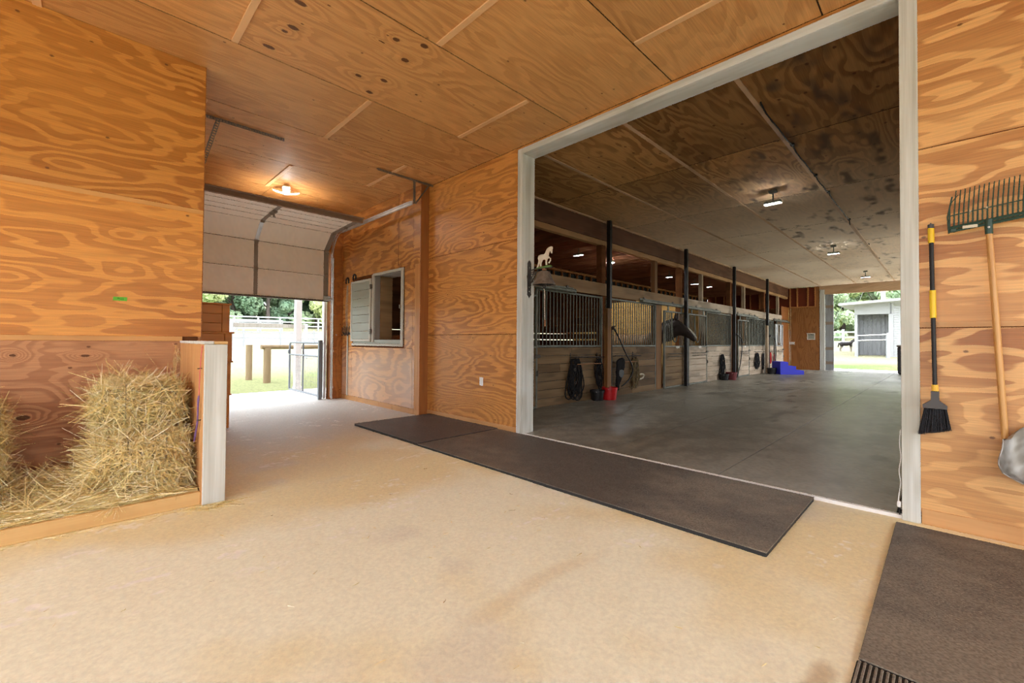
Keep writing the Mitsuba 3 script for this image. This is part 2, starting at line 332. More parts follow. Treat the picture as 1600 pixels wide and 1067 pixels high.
mat('m_log', timber((0.30, 0.22, 0.13), (0.20, 0.14, 0.08), 'z', 30, 0.2), 0.7, 0.15)
mat('m_shutter', timber((0.37, 0.40, 0.34), (0.29, 0.315, 0.27), 'y', 30, 0.15, (0.25, 0.22, 0.14)), 0.55, 0.3)
mat('m_shutter_frame', (0.50, 0.49, 0.42), 0.55, 0.3)
mat('m_grey_door', timber((0.30, 0.31, 0.31), (0.22, 0.225, 0.225), 'z', 20, 0.4, (0.12, 0.085, 0.06)), 0.6, 0.3)
mat('m_cleat', (0.25, 0.19, 0.135), 0.7, 0.2)
mat('m_rust', (0.28, 0.14, 0.07), 0.7, 0.2)
mat('m_yellow', (0.78, 0.52, 0.02), 0.4, 0.4)
mat('m_yellow_tape', (0.80, 0.48, 0.06), 0.5, 0.3)
mat('m_bristle', (0.025, 0.025, 0.028), 0.7, 0.2)
mat('m_brush_cap', (0.07, 0.065, 0.062), 0.5, 0.35)
mat('m_green_plastic', (0.022, 0.055, 0.04), 0.4, 0.45)
mat('m_handle', timber((0.60, 0.33, 0.11), (0.47, 0.22, 0.055), 'z', 90, 0.1), 0.35, 0.5)
mat('m_alu', blotch((0.44, 0.43, 0.41), (0.20, 0.18, 0.15), 7, 0.25), 0.42, 0.5, 0.6)
mat('m_sticker', (0.13, 0.42, 0.04), 0.6, 0.2)
mat('m_ink', (0.03, 0.10, 0.015), 0.6, 0.2)
mat('m_iron', blotch((0.06, 0.05, 0.042), (0.03, 0.026, 0.023), 30), 0.6, 0.35, 0.2)
mat('m_bell', blotch((0.19, 0.155, 0.12), (0.13, 0.10, 0.075), 12), 0.5, 0.4, 0.3)
mat('m_cream', (0.62, 0.56, 0.44), 0.55, 0.3)
mat('m_green_paint', (0.10, 0.17, 0.05), 0.6, 0.2)
mat('m_purple', (0.16, 0.09, 0.22), 0.7, 0.2)
mat('m_pink', (0.55, 0.14, 0.13), 0.7, 0.2)
mat('m_horse', blotch((0.030, 0.019, 0.014), (0.018, 0.012, 0.009), 4), 0.6, 0.25)
mat('m_horse_body', blotch((0.22, 0.115, 0.045), (0.17, 0.085, 0.03), 3), 0.6, 0.2)
mat('m_horse_out', blotch((0.045, 0.033, 0.030), (0.10, 0.075, 0.065), 5), 0.6, 0.2)
mat('m_paper', (0.62, 0.60, 0.52), 0.6, 0.2)
mat('m_notice', (0.33, 0.33, 0.27), 0.6, 0.2)
LAMP = 0.085
for k in ('m_led', 'm_led_bay'):
    mat(k, (0.9, 0.9, 0.9), 0.5, 0.2)
def led(r):
    r = r * LAMP
    return {'type': 'area', 'radiance': {'type': 'rgb', 'value': [r * 0.96, r, r * 1.02]}}

VC = {'type': 'mesh_attribute', 'name': 'vertex_color'}
scene['m_straw'] = {'type': 'twosided', 'b': {'type': 'principled', 'base_color': VC, 'roughness': 0.7, 'specular': 0.25}}
mat('m_bale', blotch((0.30, 0.21, 0.075), (0.07, 0.048, 0.018), 14, 0.3, 90, 0.35), 0.85, 0.1)  # dark core: shade between the straws is put into its colour
def leafmat(key, a, b):
    scene[key] = {'type': 'principledthin', 'base_color': blotch(a, b, 0.9, 0.35, 4, 0.25), 'roughness': 0.7, 'diff_trans': 0.5, 'spec_trans': 0.0}
leafmat('m_leaf', (0.60, 0.70, 0.46), (0.36, 0.50, 0.32))
leafmat('m_leaf_light', (0.68, 0.74, 0.40), (0.46, 0.58, 0.28))
leafmat('m_leaf_dark', (0.40, 0.52, 0.34), (0.22, 0.35, 0.23))
mat('m_bark', timber((0.15, 0.12, 0.105), (0.09, 0.075, 0.065), 'z', 20, 0.2), 0.8, 0.1)
def _ground(p, n, uv):
    x, y = p[0], p[1]
    t = n2(x * 0.25, y * 0.25, 1) * 0.5 + n2(x * 1.3, y * 1.3, 2) * 0.3 + n2(x * 6, y * 6, 3) * 0.2
    c = mix((0.13, 0.175, 0.065), (0.19, 0.20, 0.095), sm(0.3, 0.7, t))
    pale = sm(14.0, 19.0, y + 2 * n2(x * 0.5, y * 0.5, 4)) + sm(30.0, 34.0, x + 2 * n2(x * 0.4, y * 0.4, 5))
    c = mix(c, mi.Color3f(0.27, 0.25, 0.165), dr.clip(pale, 0, 1) * 0.85)
    return c * (0.8 + 0.4 * n2(x * 22, y * 22, 6))
mat('m_ground', mikit.proc(_ground), 0.9, 0.05)
mat('m_apron', blotch((0.72, 0.70, 0.66), (0.64, 0.62, 0.58), 1.2), 0.8, 0.1)

# ------------------------------------------------------------------ the building
X0, X1 = -3.6, 4.083          # front room, from the open front to the aisle wall
Y0, YB = -3.6, 9.05           # and its far sides
ZC, ZA = 3.80, 3.86           # ceilings
XF = 3.93                     # furred-out wall beside the hatch
YH = 4.94                     # hay wall
XE = 23.94                    # end of the aisle
YS = 5.28                     # front of the stalls
YR = -1.25                    # far side of the aisle
g = 0.003

# floors
fl = struct('floor')
part(fl, 'slab', bx(X0 - 0.02, 4.09, Y0, YB + 0.05, -0.15, 0), 'm_concrete')
part(fl, 'stall_ground', bx(4.3, XE, YS + 0.05, YB, -0.15, -0.005), 'm_dark_wood')
part(fl, 'threshold_strip', bx(4.088, 4.125, 0.2, 3.9, -0.02, 0.026), 'm_white')
part(fl, 'aisle_base', bx(4.09, XE + 0.12, YR, YS + 0.05, -0.15, -0.002), 'm_mat_edge')
ys = [YR, 0.25, 1.475, 2.70, 3.92, YS + 0.04]
for i in range(5):
    xs = [4.127 if 0.2 < ys[i] + 0.3 < 3.9 else 4.31] + [k for k in (5.9 + 1.83 * np.arange(10) + (0.9 if i % 2 else 0)) if k < XE - 0.4] + [XE + 0.1]
    for a, b in zip(xs[:-1], xs[1:]):
        y0 = ys[i] + (0.004 if i else 0.0)
        part(fl, 'rubber_mat', bx(a + 0.0008, b - 0.0008, y0, ys[i + 1] - 0.004, 0.0, 0.02, 0.0015), 'm_aisle_mat')

# front room ceiling: plywood sheets with battens over the butt joints
ce = struct('ceiling')
part(ce, 'decking', bx(X0 - 0.1, 4.2, Y0 - 0.1, YB + 0.1, ZC + 0.0045, ZC + 0.12), 'm_decking')  # set shallow so its dark colour reads as shade in the gaps
for r in range(-3, 7):
    y0, y1 = 0.665 + 1.225 * r, 0.665 + 1.225 * (r + 1)
    if r == 6: y1 = YB
    y0 = max(y0, Y0)
    off = 0.90 if r % 2 == 0 else 2.16
    if r == 6: off = 2.24 - 2.44
    js = [off + 2.44 * k for k in range(-3, 3)]
    js = [X0] + [j for j in js if X0 + 0.2 < j < X1 - 0.2] + [X1]
    for a, b in zip(js[:-1], js[1:]):
        if y0 > YH - 0.3 and b < 0.75: continue
        part(ce, 'plywood_sheet', bx(a + g, b - g, y0 + 0.006, y1 - 0.006, ZC, ZC + 0.004), 'm_ply_ceiling')
    for j in js[1:-1]:
        if (y0 > YH - 0.3 and j < 0.8) or r == 6: continue
        yb1 = y1 - 0.02
        part(ce, 'batten', bx(j - 0.026, j + 0.026, y0 + 0.015, yb1, ZC - 0.014, ZC - 0.0005, 0.002), 'm_batten')

# aisle ceiling
ca = struct('ceiling_aisle')
part(ca, 'decking', bx(4.2, XE + 0.1, YR - 0.1, YS + 0.2, ZA + 0.0045, ZA + 0.12), 'm_decking')  # dark colour gives the sheet joints their painted gap shade
ay = [YR, 0.19, 1.455, 2.71, 3.98, YS]
axs = [4.21] + [6.38 + 2.545 * k for k in range(7)] + [XE]
for i in range(5):
    for a, b in zip(axs[:-1], axs[1:]):
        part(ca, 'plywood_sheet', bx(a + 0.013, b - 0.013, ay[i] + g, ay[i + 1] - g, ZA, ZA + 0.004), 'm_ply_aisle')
for yb in ay[1:5]:
    for a, b in zip(axs[:-1], axs[1:]):
        part(ca, 'batten', bx(a + 0.004, b - 0.004, yb - 0.024, yb + 0.024, ZA - 0.012, ZA - 0.0005, 0.002), 'm_batten_aisle')
part(ca, 'edge_strip', bx(4.31, XE - 0.01, YS - 0.06, YS - 0.012, ZA - 0.03, ZA - 0.0005, 0.003), 'm_batten_aisle')

# wall between the front room and the aisle (with the wide opening)
wr = struct('wall_right')
OY0, OY1, OZ = 0.215, 3.905, 3.685
part(wr, 'core', cat([bx(4.096, 4.295, OY1 + 0.02, 6.10, 0, ZA), bx(4.096, 4.295, Y0, OY0 - 0.02, 0, ZA), bx(4.096, 4.295, OY0 - 0.02, OY1 + 0.02, OZ + 0.02, ZA)]), 'm_dark_wood')
zs = [0.075, 1.32, 2.59, ZC]
for k in range(3):
    part(wr, 'plywood_sheet', bx(4.083, 4.0955, 3.93, 6.07, zs[k] + g, zs[k + 1] - g, 0.001), 'm_ply_wall')
zs2 = [0.075, 1.335, 2.567, ZC]
for k in range(3):
    for a, b in ((-1.62, 0.16), (Y0, -1.62)):
        part(wr, 'plywood_sheet', bx(4.083, 4.0955, a + g, b - g, zs2[k] + g, zs2[k + 1] - g, 0.001), 'm_ply_wall_light')
part(wr, 'plywood_sheet', bx(4.083, 4.0955, 0.16, 3.93, 3.70, ZC - g, 0.001), 'm_ply_wall')
part(wr, 'plywood_strip', bx(4.079, 4.083, Y0, 0.125, 1.337, 1.373, 0.001), 'm_strip_wall')
bb = struct('baseboard_right')
part(bb, 'board', bx(4.076, 4.083, 3.99, 6.07, 0.0, 0.088, 0.002), 'm_strip_wall')
part(bb, 'board', bx(4.076, 4.083, Y0, 0.12, 0.0, 0.105, 0.002), 'm_strip_wall')
# shallow return where the furred wall starts
part(wr, 'return_face', bx(XF, 4.10, 6.07, 6.085, 0.0, ZC, 0.001), 'm_jog_wood')

# furred wall with the shuttered hatch (x = XF); hatch hole y 6.66-7.62, z 1.25-2.44
HY0, HY1, HZ0, HZ1 = 6.655, 7.625, 1.24, 2.445
wf = struct('wall_furred')
part(wf, 'core', cat([bx(XF + 0.014, 4.295, 6.085, HY0 - 0.02, 0, ZC), bx(XF + 0.014, 4.295, HY1 + 0.02, YB, 0, ZC), bx(XF + 0.014, 4.295, HY0 - 0.02, HY1 + 0.02, 0, HZ0 - 0.02),
                      bx(XF + 0.014, 4.295, HY0 - 0.02, HY1 + 0.02, HZ1 + 0.02, ZC)]), 'm_dark_wood')
for (a, b, c, d) in ((6.085, 6.30, 0.09, ZC), (6.30, 6.775, 2.54, ZC), (6.775, YB, 2.49, ZC), (6.30, 8.57, 0.09, 1.095), (8.57, YB, 0.09, 2.49), (6.30, 6.56, 1.095, 2.54), (6.56, 6.775, 2.50, 2.54)):
    part(wf, 'plywood_sheet', bx(XF, XF + 0.0125, a + g, b - g, c + g, d - g, 0.001), 'm_ply_furred')
part(wf, 'corner_strip', bx(XF - 0.008, XF, 6.072, 6.225, 0.09, 2.50, 0.002), 'm_corner_wood')
for k, (a, b) in enumerate(((6.07, 6.24), (6.24, 6.63), (6.63, 6.93), (6.93, 7.41), (7.41, 7.86), (7.86, 8.3), (8.3, 8.62), (8.62, YB))):
    part(bb, 'block', bx(XF - 0.006, XF + 0.004, a + 0.003, b - 0.003, 0.0, 0.09, 0.0015), 'm_strip_wall')
part(wf, 'seam_strip', bx(XF - 0.003, XF, 6.77, 6.782, 2.55, ZC - 0.005, 0.001), 'm_jog_wood')

# far wall of the bay with the overhead door opening (x 0.97 - 3.66), and what closes the bay on its left
GX0, GX1, GZ = 0.98, 3.655, 3.05
wb = struct('wall_far')
part(wb, 'jamb_sheet', bx(GX1 + 0.002, XF, YB - 0.014, YB, 0.002, ZC - 0.002, 0.001), 'm_ply_bay')
part(wb, 'outer_casing', bx(3.60, 3.655, YB + 0.13, YB + 0.24, 0.0, GZ, 0.005), 'm_white')
part(wb, 'header_sheet', bx(0.8, GX1, YB - 0.014, YB, GZ, ZC - 0.002, 0.001), 'm_ply_bay')
part(wb, 'core', cat([bx(GX1, XE + 0.15, YB + 0.001, YB + 0.03, 1.54, ZC - 0.66), bx(GX1, XE + 0.15, YB + 0.001, YB + 0.03, -0.1, 1.28), bx(0.6, 4.3, YB + 0.001, YB + 0.12, GZ, ZA + 0.1),
                      bx(GX1, 4.3, YB + 0.03, YB + 0.12, -0.1, GZ), bx(0.6, GX0, YB + 0.001, YB + 0.12, -0.1, GZ), bx(4.3, XE + 0.15, YB + 0.001, YB + 0.03, ZC - 0.24, ZA + 0.1)]), 'm_dark_wood')
part(wb, 'board', bx(4.3, XE, YB, YB + 0.028, 1.305, 1.475, 0.002), 'm_dark_wood')
part(wb, 'board', bx(4.3, XE, YB, YB + 0.028, 1.495, 1.56, 0.002), 'm_dark_wood')
part(wb, 'slot_backing', bx(4.3, XE, YB + 0.02, YB + 0.03, 3.1, 3.6), 'm_black')
part(wb, 'top_plate', bx(4.3, XE, YB - 0.09, YB, 3.57, 3.63, 0.003), 'm_stud')
for x in np.arange(4.6, XE, 0.42):
    part(wb, 'stud', bx(x - 0.02, x + 0.02, YB - 0.07, YB, 3.12, 3.57, 0.002), 'm_stud')
wl = struct('wall_bay_left')
part(wl, 'plywood_sheet', bx(0.78, 0.80, YH + 0.02, YB, 0, ZC), 'm_ply_furred')

# hay wall and the closing walls behind the camera (open garage-sized doorways in both)
wh = struct('wall_left')
part(wh, 'plywood_sheet', bx(X0, -0.95, YH, YH + 0.012, 2.437, ZC - g, 0.001), 'm_ply_hay')
part(wh, 'plywood_sheet', bx(-0.948, 0.80, YH, YH + 0.012, 2.437, ZC - g, 0.001), 'm_ply_hay')
part(wh, 'plywood_sheet', bx(X0, -1.7, YH, YH + 0.012, 1.245, 2.434, 0.001), 'm_ply_hay')
part(wh, 'plywood_sheet', bx(-1.697, 0.80, YH, YH + 0.012, 1.245, 2.434, 0.001), 'm_ply_hay')
part(wh, 'plywood_sheet', bx(X0, -1.7, YH, YH + 0.012, 0.0, 1.203, 0.001), 'm_ply_hay_low')
part(wh, 'plywood_sheet', bx(-1.697, 0.80, YH, YH + 0.012, 0.0, 1.203, 0.001), 'm_ply_hay_low')
part(wh, 'lower_batten', bx(X0, 0.66, YH - 0.008, YH + 0.002, 1.203, 1.245, 0.002), 'm_strip_wood')
part(wh, 'upper_batten', bx(X0, 0.80, YH - 0.003, YH + 0.002, 2.395, 2.435, 0.001), 'm_strip_wood')
part(wh, 'core', bx(X0, 0.778, YH + 0.0125, YH + 0.12, 0, ZC), 'm_dark_wood')
part(wh, 'end_strip', bx(0.80, 0.806, YH - 0.002, YH + 0.13, 0, ZC, 0.001), 'm_jog_wood')
wo = struct('wall_front')
FY0, FY1, FZ = -3.3, 4.3, 3.1
part(wo, 'plywood_sheet', cat([bx(X0 - 0.12, X0, Y0, FY0, 0, ZC), bx(X0 - 0.12, X0, FY1, YH + 0.1, 0, ZC), bx(X0 - 0.12, X0, FY0, FY1, FZ, ZC)]), 'm_ply_wall')
wn = struct('wall_near')
part(wn, 'plywood_sheet', cat([bx(X0, -2.6, Y0 - 0.12, Y0, 0, ZC), bx(3.4, 4.3, Y0 - 0.12, Y0, 0, ZC), bx(-2.6, 3.4, Y0 - 0.12, Y0, 2.9, ZC)]), 'm_ply_hay')
wa = struct('wall_aisle_right')
part(wa, 'boarding', cat([bx(4.2, XE + 0.1, YR - 0.1, YR, 0, 0.9), bx(4.2, XE + 0.1, YR - 0.1, YR, 3.6, ZA), bx(4.2, 13.5, YR - 0.1, YR, 0.9, 3.6)]), 'm_stall_board_pale')  # unseen side; its openings are added to let daylight into the aisle
for x in np.linspace(13.6, XE - 0.05, 5):
    part(wa, 'added_opening_post', bx(x - 0.12, x + 0.12, YR - 0.1, YR, 0.9, 3.6), 'm_stall_board_pale')

# end wall of the aisle: plywood, open studs above, big doorway
we = struct('wall_end')
DY0, DY1, DZ = 0.27, 3.86, 3.475
for a, b in ((YS - 0.02, 5.20), (5.20, 4.06)):
    part(we, 'plywood_sheet', bx(XE, XE + 0.02, b + g, a - g if a > 5.2 else a - g, 0.0, 2.93, 0.002), 'm_ply_end')
part(we, 'plywood_sheet', bx(XE, XE + 0.02, YS + 0.1, YB, 0.0, 2.93, 0.002), 'm_ply_end')
part(we, 'plywood_sheet', bx(XE, XE + 0.02, YR, 0.1, 0.0, ZA, 0.002), 'm_ply_end')
part(we, 'red_sheathing', bx(XE + 0.08, XE + 0.10, 4.06, YB, 2.9, ZA), 'm_red_ply')
for y in (5.22, 4.93, 4.51, 4.22):
    part(we, 'stud', bx(XE - 0.005, XE + 0.08, y - 0.03, y + 0.03, 2.95, ZA, 0.003), 'm_stud')
part(we, 'corner_sheet', bx(XE - 0.006, XE + 0.07, 4.07, 4.19, 2.93, ZA, 0.003), 'm_ply_end')
part(we, 'sill_plate', bx(XE - 0.003, XE + 0.08, 4.06, YS, 2.93, 2.97, 0.003), 'm_stud')
for y in np.arange(5.7, YB, 0.42):
    part(we, 'stud', bx(XE - 0.005, XE + 0.08, y - 0.022, y + 0.022, 2.93, ZA, 0.003), 'm_stud')
part(we, 'header_sheet', bx(XE, XE + 0.1, YR, 4.06, 3.7, ZA + 0.1), 'm_batten_aisle')
t2 = struct('trim_2')
part(t2, 'casing', bx(XE - 0.02, XE + 0.12, DY1, DY1 + 0.19, 0, DZ + 0.22, 0.005), 'm_white_wood')
part(t2, 'casing', bx(XE - 0.02, XE + 0.12, DY0 - 0.19, DY0, 0, DZ + 0.22, 0.005), 'm_white_wood')
part(t2, 'header', bx(XE - 0.02, XE + 0.12, DY0, DY1, DZ, DZ + 0.22, 0.005), 'm_batten_aisle')

# white frame of the wide opening
t1 = struct('trim_1')
part(t1, 'left_casing', bx(4.062, 4.083, OY1 - 0.008, OY1 + 0.082, 0, OZ + 0.075, 0.003), 'm_white_wood')
part(t1, 'right_casing', bx(4.062, 4.083, OY0 - 0.092, OY0 + 0.004, 0, ZC - 0.002, 0.003), 'm_white_wood')
part(t1, 'header_casing', bx(4.0615, 4.083, OY0 + 0.004, OY1 - 0.008, OZ, OZ + 0.075, 0.003), 'm_white_header')
part(t1, 'left_jamb', bx(4.083, 4.303, OY1 - 0.007, OY1 + 0.02, 0, OZ + 0.02, 0.003), 'm_white_wood')
part(t1, 'right_jamb', bx(4.083, 4.303, OY0 - 0.02, OY0 + 0.003, 0, OZ + 0.02, 0.003), 'm_white_wood')
part(t1, 'header_jamb', bx(4.083, 4.303, OY0 + 0.003, OY1 - 0.007, OZ + 0.002, OZ + 0.025, 0.003), 'm_white_header')

# ------------------------------------------------------------------ rubber mats on the concrete
def rubber(key, x0, x1, y0, y1, t, m, edge=True):
    part(key, 'top', bx(x0, x1, y0, y1, t - 0.007, t, 0.002), m)
    part(key, 'edge', bx(x0 + 0.003, x1 - 0.003, y0 + 0.003, y1 - 0.003, 0.0, t - 0.007), 'm_mat_edge')
k = thing('rubber_mat', 'dark charcoal rubber mat at the plywood wall, farthest of the mat row', 'mat', 'mats along the opening')
rubber(k, 2.795, 4.07, 4.345, 5.98, 0.034, 'm_mat_dark')
k = thing('rubber_mat', 'brown-grey rubber mat between the charcoal mat and the mat with chalky scuffs', 'mat', 'mats along the opening')
rubber(k, 2.79, 4.062, 2.537, 4.335, 0.027, 'm_mat')
k = thing('rubber_mat', 'brown-grey rubber mat with chalky scuffs, its dark end free on the concrete', 'mat', 'mats along the opening')
rubber(k, 2.785, 4.055, 0.725, 2.534, 0.030, 'm_mat')
k = thing('rubber_mat', 'pebbled rubber mat below the broom and rake at the right edge', 'mat')
rubber(k, 2.14, 3.955, -1.2, 0.243, 0.014, 'm_mat')
k = thing('ribbed_mat', 'ribbed black rubber mat in the bottom right corner beside the pebbled mat', 'mat')
part(k, 'base', bx(0.6, 2.132, -1.2, 0.247, 0.0, 0.006), 'm_mat_edge')
part(k, 'rib', cat([bx(0.6, 2.130, y - 0.0045, y + 0.0045, 0.006, 0.0125, 0.002) for y in np.arange(0.238, -1.2, -0.0165)]), 'm_mat', kind='stuff')

# ------------------------------------------------------------------ hay bay
SX0, SX1 = 0.648, 0.792        # stub wall
k = struct('wall_stub')
labels[k]['label'] = 'low plywood partition with a white end post beside the hay'
part(k, 'side_sheet', bx(SX0 - 0.002, SX0 + 0.012, 3.875, YH - 0.01, 0.0, 1.185, 0.001), 'm_stub_ply')
part(k, 'back_sheet', bx(SX1 - 0.014, SX1, 3.90, YH - 0.01, 0.0, 1.185, 0.001), 'm_stub_ply')
part(k, 'core', bx(SX0 + 0.012, SX1 - 0.014, 3.90, YH - 0.01, 0.0, 1.18), 'm_dark_wood')
part(k, 'end_post', bx(SX0 + 0.002, SX1 + 0.003, 3.862, 3.90, 0.0, 1.183, 0.004), 'm_white_wood')
part(k, 'cap_board', bx(SX0 + 0.06, SX1 + 0.004, 3.858, YH - 0.01, 1.185, 1.207, 0.003), 'm_curb')
part(k, 'cap_edge', bx(SX0 - 0.006, SX0 + 0.059, 3.858, YH - 0.01, 1.185, 1.208, 0.003), 'm_white_wood')
k = thing('curb_board', 'yellow timber kick board along the floor in front of the loose hay', 'board')
whole(k, bx(X0 + 0.3, SX0 - 0.001, 3.895, 3.935, 0.0, 0.095, 0.004), 'm_curb')

def blades(P, D, L, W, bend, col, seg=2):
    """Thin bent ribbons from the points P along the directions D."""
    n = len(P); D = D / (np.linalg.norm(D, axis=1, keepdims=True) + 1e-9)
    S = np.cross(D, RNG.normal(size=(n, 3))); S /= np.linalg.norm(S, axis=1, keepdims=True) + 1e-9
    Bn = np.cross(D, S)
    t = np.linspace(0, 1, seg + 1)
    c = P[:, None] + D[:, None] * (L[:, None] * t)[:, :, None] + Bn[:, None] * (bend[:, None] * L[:, None] * (t * t))[:, :, None]
    wv = W[:, None] * (1 - 0.55 * t)[None]
    v = np.stack([c - S[:, None] * wv[:, :, None] / 2, c + S[:, None] * wv[:, :, None] / 2], 2).reshape(-1, 3)
    base = (np.arange(n) * 2 * (seg + 1))[:, None]
    f = np.concatenate([base + np.array([[2 * s, 2 * s + 1, 2 * s + 3], [2 * s, 2 * s + 3, 2 * s + 2]]).reshape(1, -1) for s in range(seg)], 1).reshape(-1, 3)
    return (v, f), np.repeat(col, 2 * (seg + 1), 0)

def straw_col(n, green=0.25):
    pal = np.array([[0.84, 0.69, 0.32], [0.70, 0.51, 0.18], [0.92, 0.82, 0.50], [0.30, 0.19, 0.055], [0.95, 0.90, 0.68], [0.50, 0.44, 0.17]])
    w = np.array([0.30, 0.22, 0.19, 0.12, 0.09, 0.08 + green * 0.3]); w /= w.sum()
    return pal[RNG.choice(6, n, p=w)] * RNG.uniform(0.75, 1.15, (n, 1))

def rounded_block(x0, x1, y0, y1, z0, z1, p=5.0, lump=0.03, sub=4, seed=0):
    s = trimesh.creation.icosphere(subdivisions=sub); v = np.asarray(s.vertices)
    v = v / (np.abs(v) ** p).sum(1, keepdims=True) ** (1 / p)
    h = np.array([x1 - x0, y1 - y0, z1 - z0]) / 2; c = np.array([x1 + x0, y1 + y0, z1 + z0]) / 2
    w = c + v * h
    return w + (v / np.linalg.norm(v, axis=1, keepdims=True)) * (lump * (meshkit.fbm(w * 9, 3, seed) - 0.5) * 2)[:, None], np.asarray(s.faces)

def straw_on(mesh, n, lift=0.35, lmin=0.06, lmax=0.2, w=0.004, down=0.0, green=0.25):
    m = trimesh.Trimesh(*mesh, process=False)
    P, fi = trimesh.sample.sample_surface(m, n, seed=int(RNG.integers(1e6)))
    N = m.face_normals[fi]
    D = RNG.normal(size=(n, 3)); D -= N * (D * N).sum(1, keepdims=True); D /= np.linalg.norm(D, axis=1, keepdims=True)
    D = D + N * np.abs(RNG.normal(0, lift, (n, 1))); D[:, 2] -= down * np.abs(RNG.normal(size=n)) * (1 - np.abs(N[:, 2]))
    L = RNG.uniform(lmin, lmax, n)
    return P - D / np.linalg.norm(D, axis=1, keepdims=True) * (L * 0.3)[:, None] + N * 0.004, D, L, np.full(n, w) * RNG.uniform(0.6, 1.3, n), RNG.normal(0, 0.25, n), straw_col(n, green)

def clampb(P, D, L):
    """Keeps straw in front of the hay wall, beside the stub wall and above the floor."""
    e = P + D / np.linalg.norm(D, axis=1, keepdims=True) * L[:, None]
    return (e[:, 1] < YH - 0.015) & (P[:, 1] < YH - 0.015) & (np.maximum(e[:, 0], P[:, 0]) < SX0 - 0.006) & (np.minimum(e[:, 2], P[:, 2]) > 0.004)

def bale(label, box_, n, seed, down=0.0, group='square hay bales', **kw):
    k = thing('hay_bale', label, 'hay bale', group)
    core = rounded_block(*box_, p=4.2, lump=0.034, seed=seed)
    part(k, 'body', core, 'm_bale', smooth=True)
    P, D, L, W, B, C = straw_on(core, n, down=down, **kw)
    n_l = n // 14; P2, D2, L2, W2, B2, C2 = straw_on(core, n_l, lift=0.5, lmin=0.16, lmax=0.34, w=0.0052, down=down * 0.6); C2 = np.clip(C2 * 1.15, 0, 0.97)
    P, D, L, W, B, C = (np.concatenate(z) for z in zip((P, D, L, W, B, C), (P2, D2, L2, W2, B2, C2)))
    ok = clampb(P, D, L)
    m, c = blades(P[ok], D[ok], L[ok], W[ok], B[ok], C[ok])
    part(k, 'straw', m, 'm_straw', color=c, kind='stuff')
    x0, x1, y0, y1, z0, z1 = box_
    for fx in (0.3, 0.7):
        xx = x0 + (x1 - x0) * fx; e = 0.006
        part(k, 'twine', tube(curve([(xx, y0 - e, z0 + 0.05), (xx, y0 - e, z1 - 0.05), (xx, y0 + 0.05, z1 + e), (xx, y1 - 0.06, z1 + e)], 12), 0.0022, 4), 'm_olive_rope')
    return k
bale('loosened hay bale, the lower of the stack beside the white post', (0.085, 0.615, 4.01, 4.86, 0.10, 0.52), 13000, 1, down=0.9, lift=0.5, lmax=0.26, w=0.005)
bale('compact greenish hay bale lying on top of another bale beside the white post', (0.085, 0.585, 4.14, 4.86, 0.555, 0.885), 7500, 2, down=0.1, lift=0.28, lmax=0.17, w=0.0045, green=0.8)
bale('hay bale cut off by the left edge of the photo against the plywood wall', (-1.05, -0.375, 4.15, 4.86, 0.12, 0.82), 7000, 3, lift=0.35)

def hay_h(x, y):
    t = np.clip((x + 0.25) / 0.85, 0, 1)
    hh = 0.100 + 0.03 * np.exp(-((y - 3.94) / 0.07) ** 2) + 0.10 * np.exp(-((y - 4.55) / 0.33) ** 2) * np.exp(-((x + 0.45) / 0.35) ** 2) + 0.16 * np.exp(-((x - 0.08) / 0.17) ** 2) * np.exp(-((y - 4.35) / 0.32) ** 2)
    return hh + 0.06 * (meshkit.fbm(np.stack([x * 5, y * 5, 0 * x], -1), 3, 4) - 0.4)
k = thing('loose_hay', 'loose straw spread over the floor behind the yellow kick board', 'hay')
labels[k]['kind'] = 'stuff'
gx, gy = np.meshgrid(np.linspace(-1.6, SX0 - 0.01, 70), np.linspace(3.937, YH - 0.006, 34), indexing='ij')
hz = hay_h(gx, gy); hz[:, 0] = 0.088; hv = np.stack([gx, gy, hz], -1).reshape(-1, 3)
ii = np.arange(70 * 34).reshape(70, 34)
hf = np.vstack([np.stack([ii[:-1, :-1], ii[1:, :-1], ii[1:, 1:]], -1).reshape(-1, 3), np.stack([ii[:-1, :-1], ii[1:, 1:], ii[:-1, 1:]], -1).reshape(-1, 3)])
N_ = 26000
px_, py_ = RNG.uniform(-1.5, SX0 - 0.03, N_), RNG.uniform(3.94, YH - 0.03, N_)
P = np.stack([px_, py_, hay_h(px_, py_) + RNG.uniform(-0.005, 0.014, N_)], -1)
D = RNG.normal(size=(N_, 3)) * [1, 0.7, 0.32]; L = RNG.uniform(0.06, 0.24, N_)
ok = clampb(P, D, L) & ((P + D / np.linalg.norm(D, axis=1, keepdims=True) * L[:, None])[:, 1] > 3.90)
nf = 2600
Pf = np.stack([RNG.uniform(-1.5, SX0 - 0.16, nf), RNG.uniform(3.925, 4.0, nf), RNG.uniform(0.099, 0.135, nf)], -1)
Df = np.stack([RNG.choice([-1, 1], nf), RNG.normal(0, 0.22, nf), RNG.normal(0.03, 0.10, nf)], -1)
P, D, L, ok = np.vstack([P, Pf]), np.vstack([D, Df]), np.concatenate([L, RNG.uniform(0.05, 0.15, nf)]), np.concatenate([ok, np.ones(nf, bool)])
ok &= clampb(P, D, L)
m1, c1 = blades(P[ok], D[ok], L[ok], RNG.uniform(0.0028, 0.005, ok.sum()), RNG.normal(0, 0.2, ok.sum()), straw_col(ok.sum(), 0.4))
whole(k, cat([(hv, hf), m1]), 'm_straw', color=np.vstack([np.tile([[0.46, 0.35, 0.15]], (len(hv), 1)), c1]))
k = thing('spilled_straw', 'thin scatter of straw on the concrete at the foot of the white post and kick board', 'straw')
labels[k]['kind'] = 'stuff'
n1, n3, n4 = 110, 130, 160
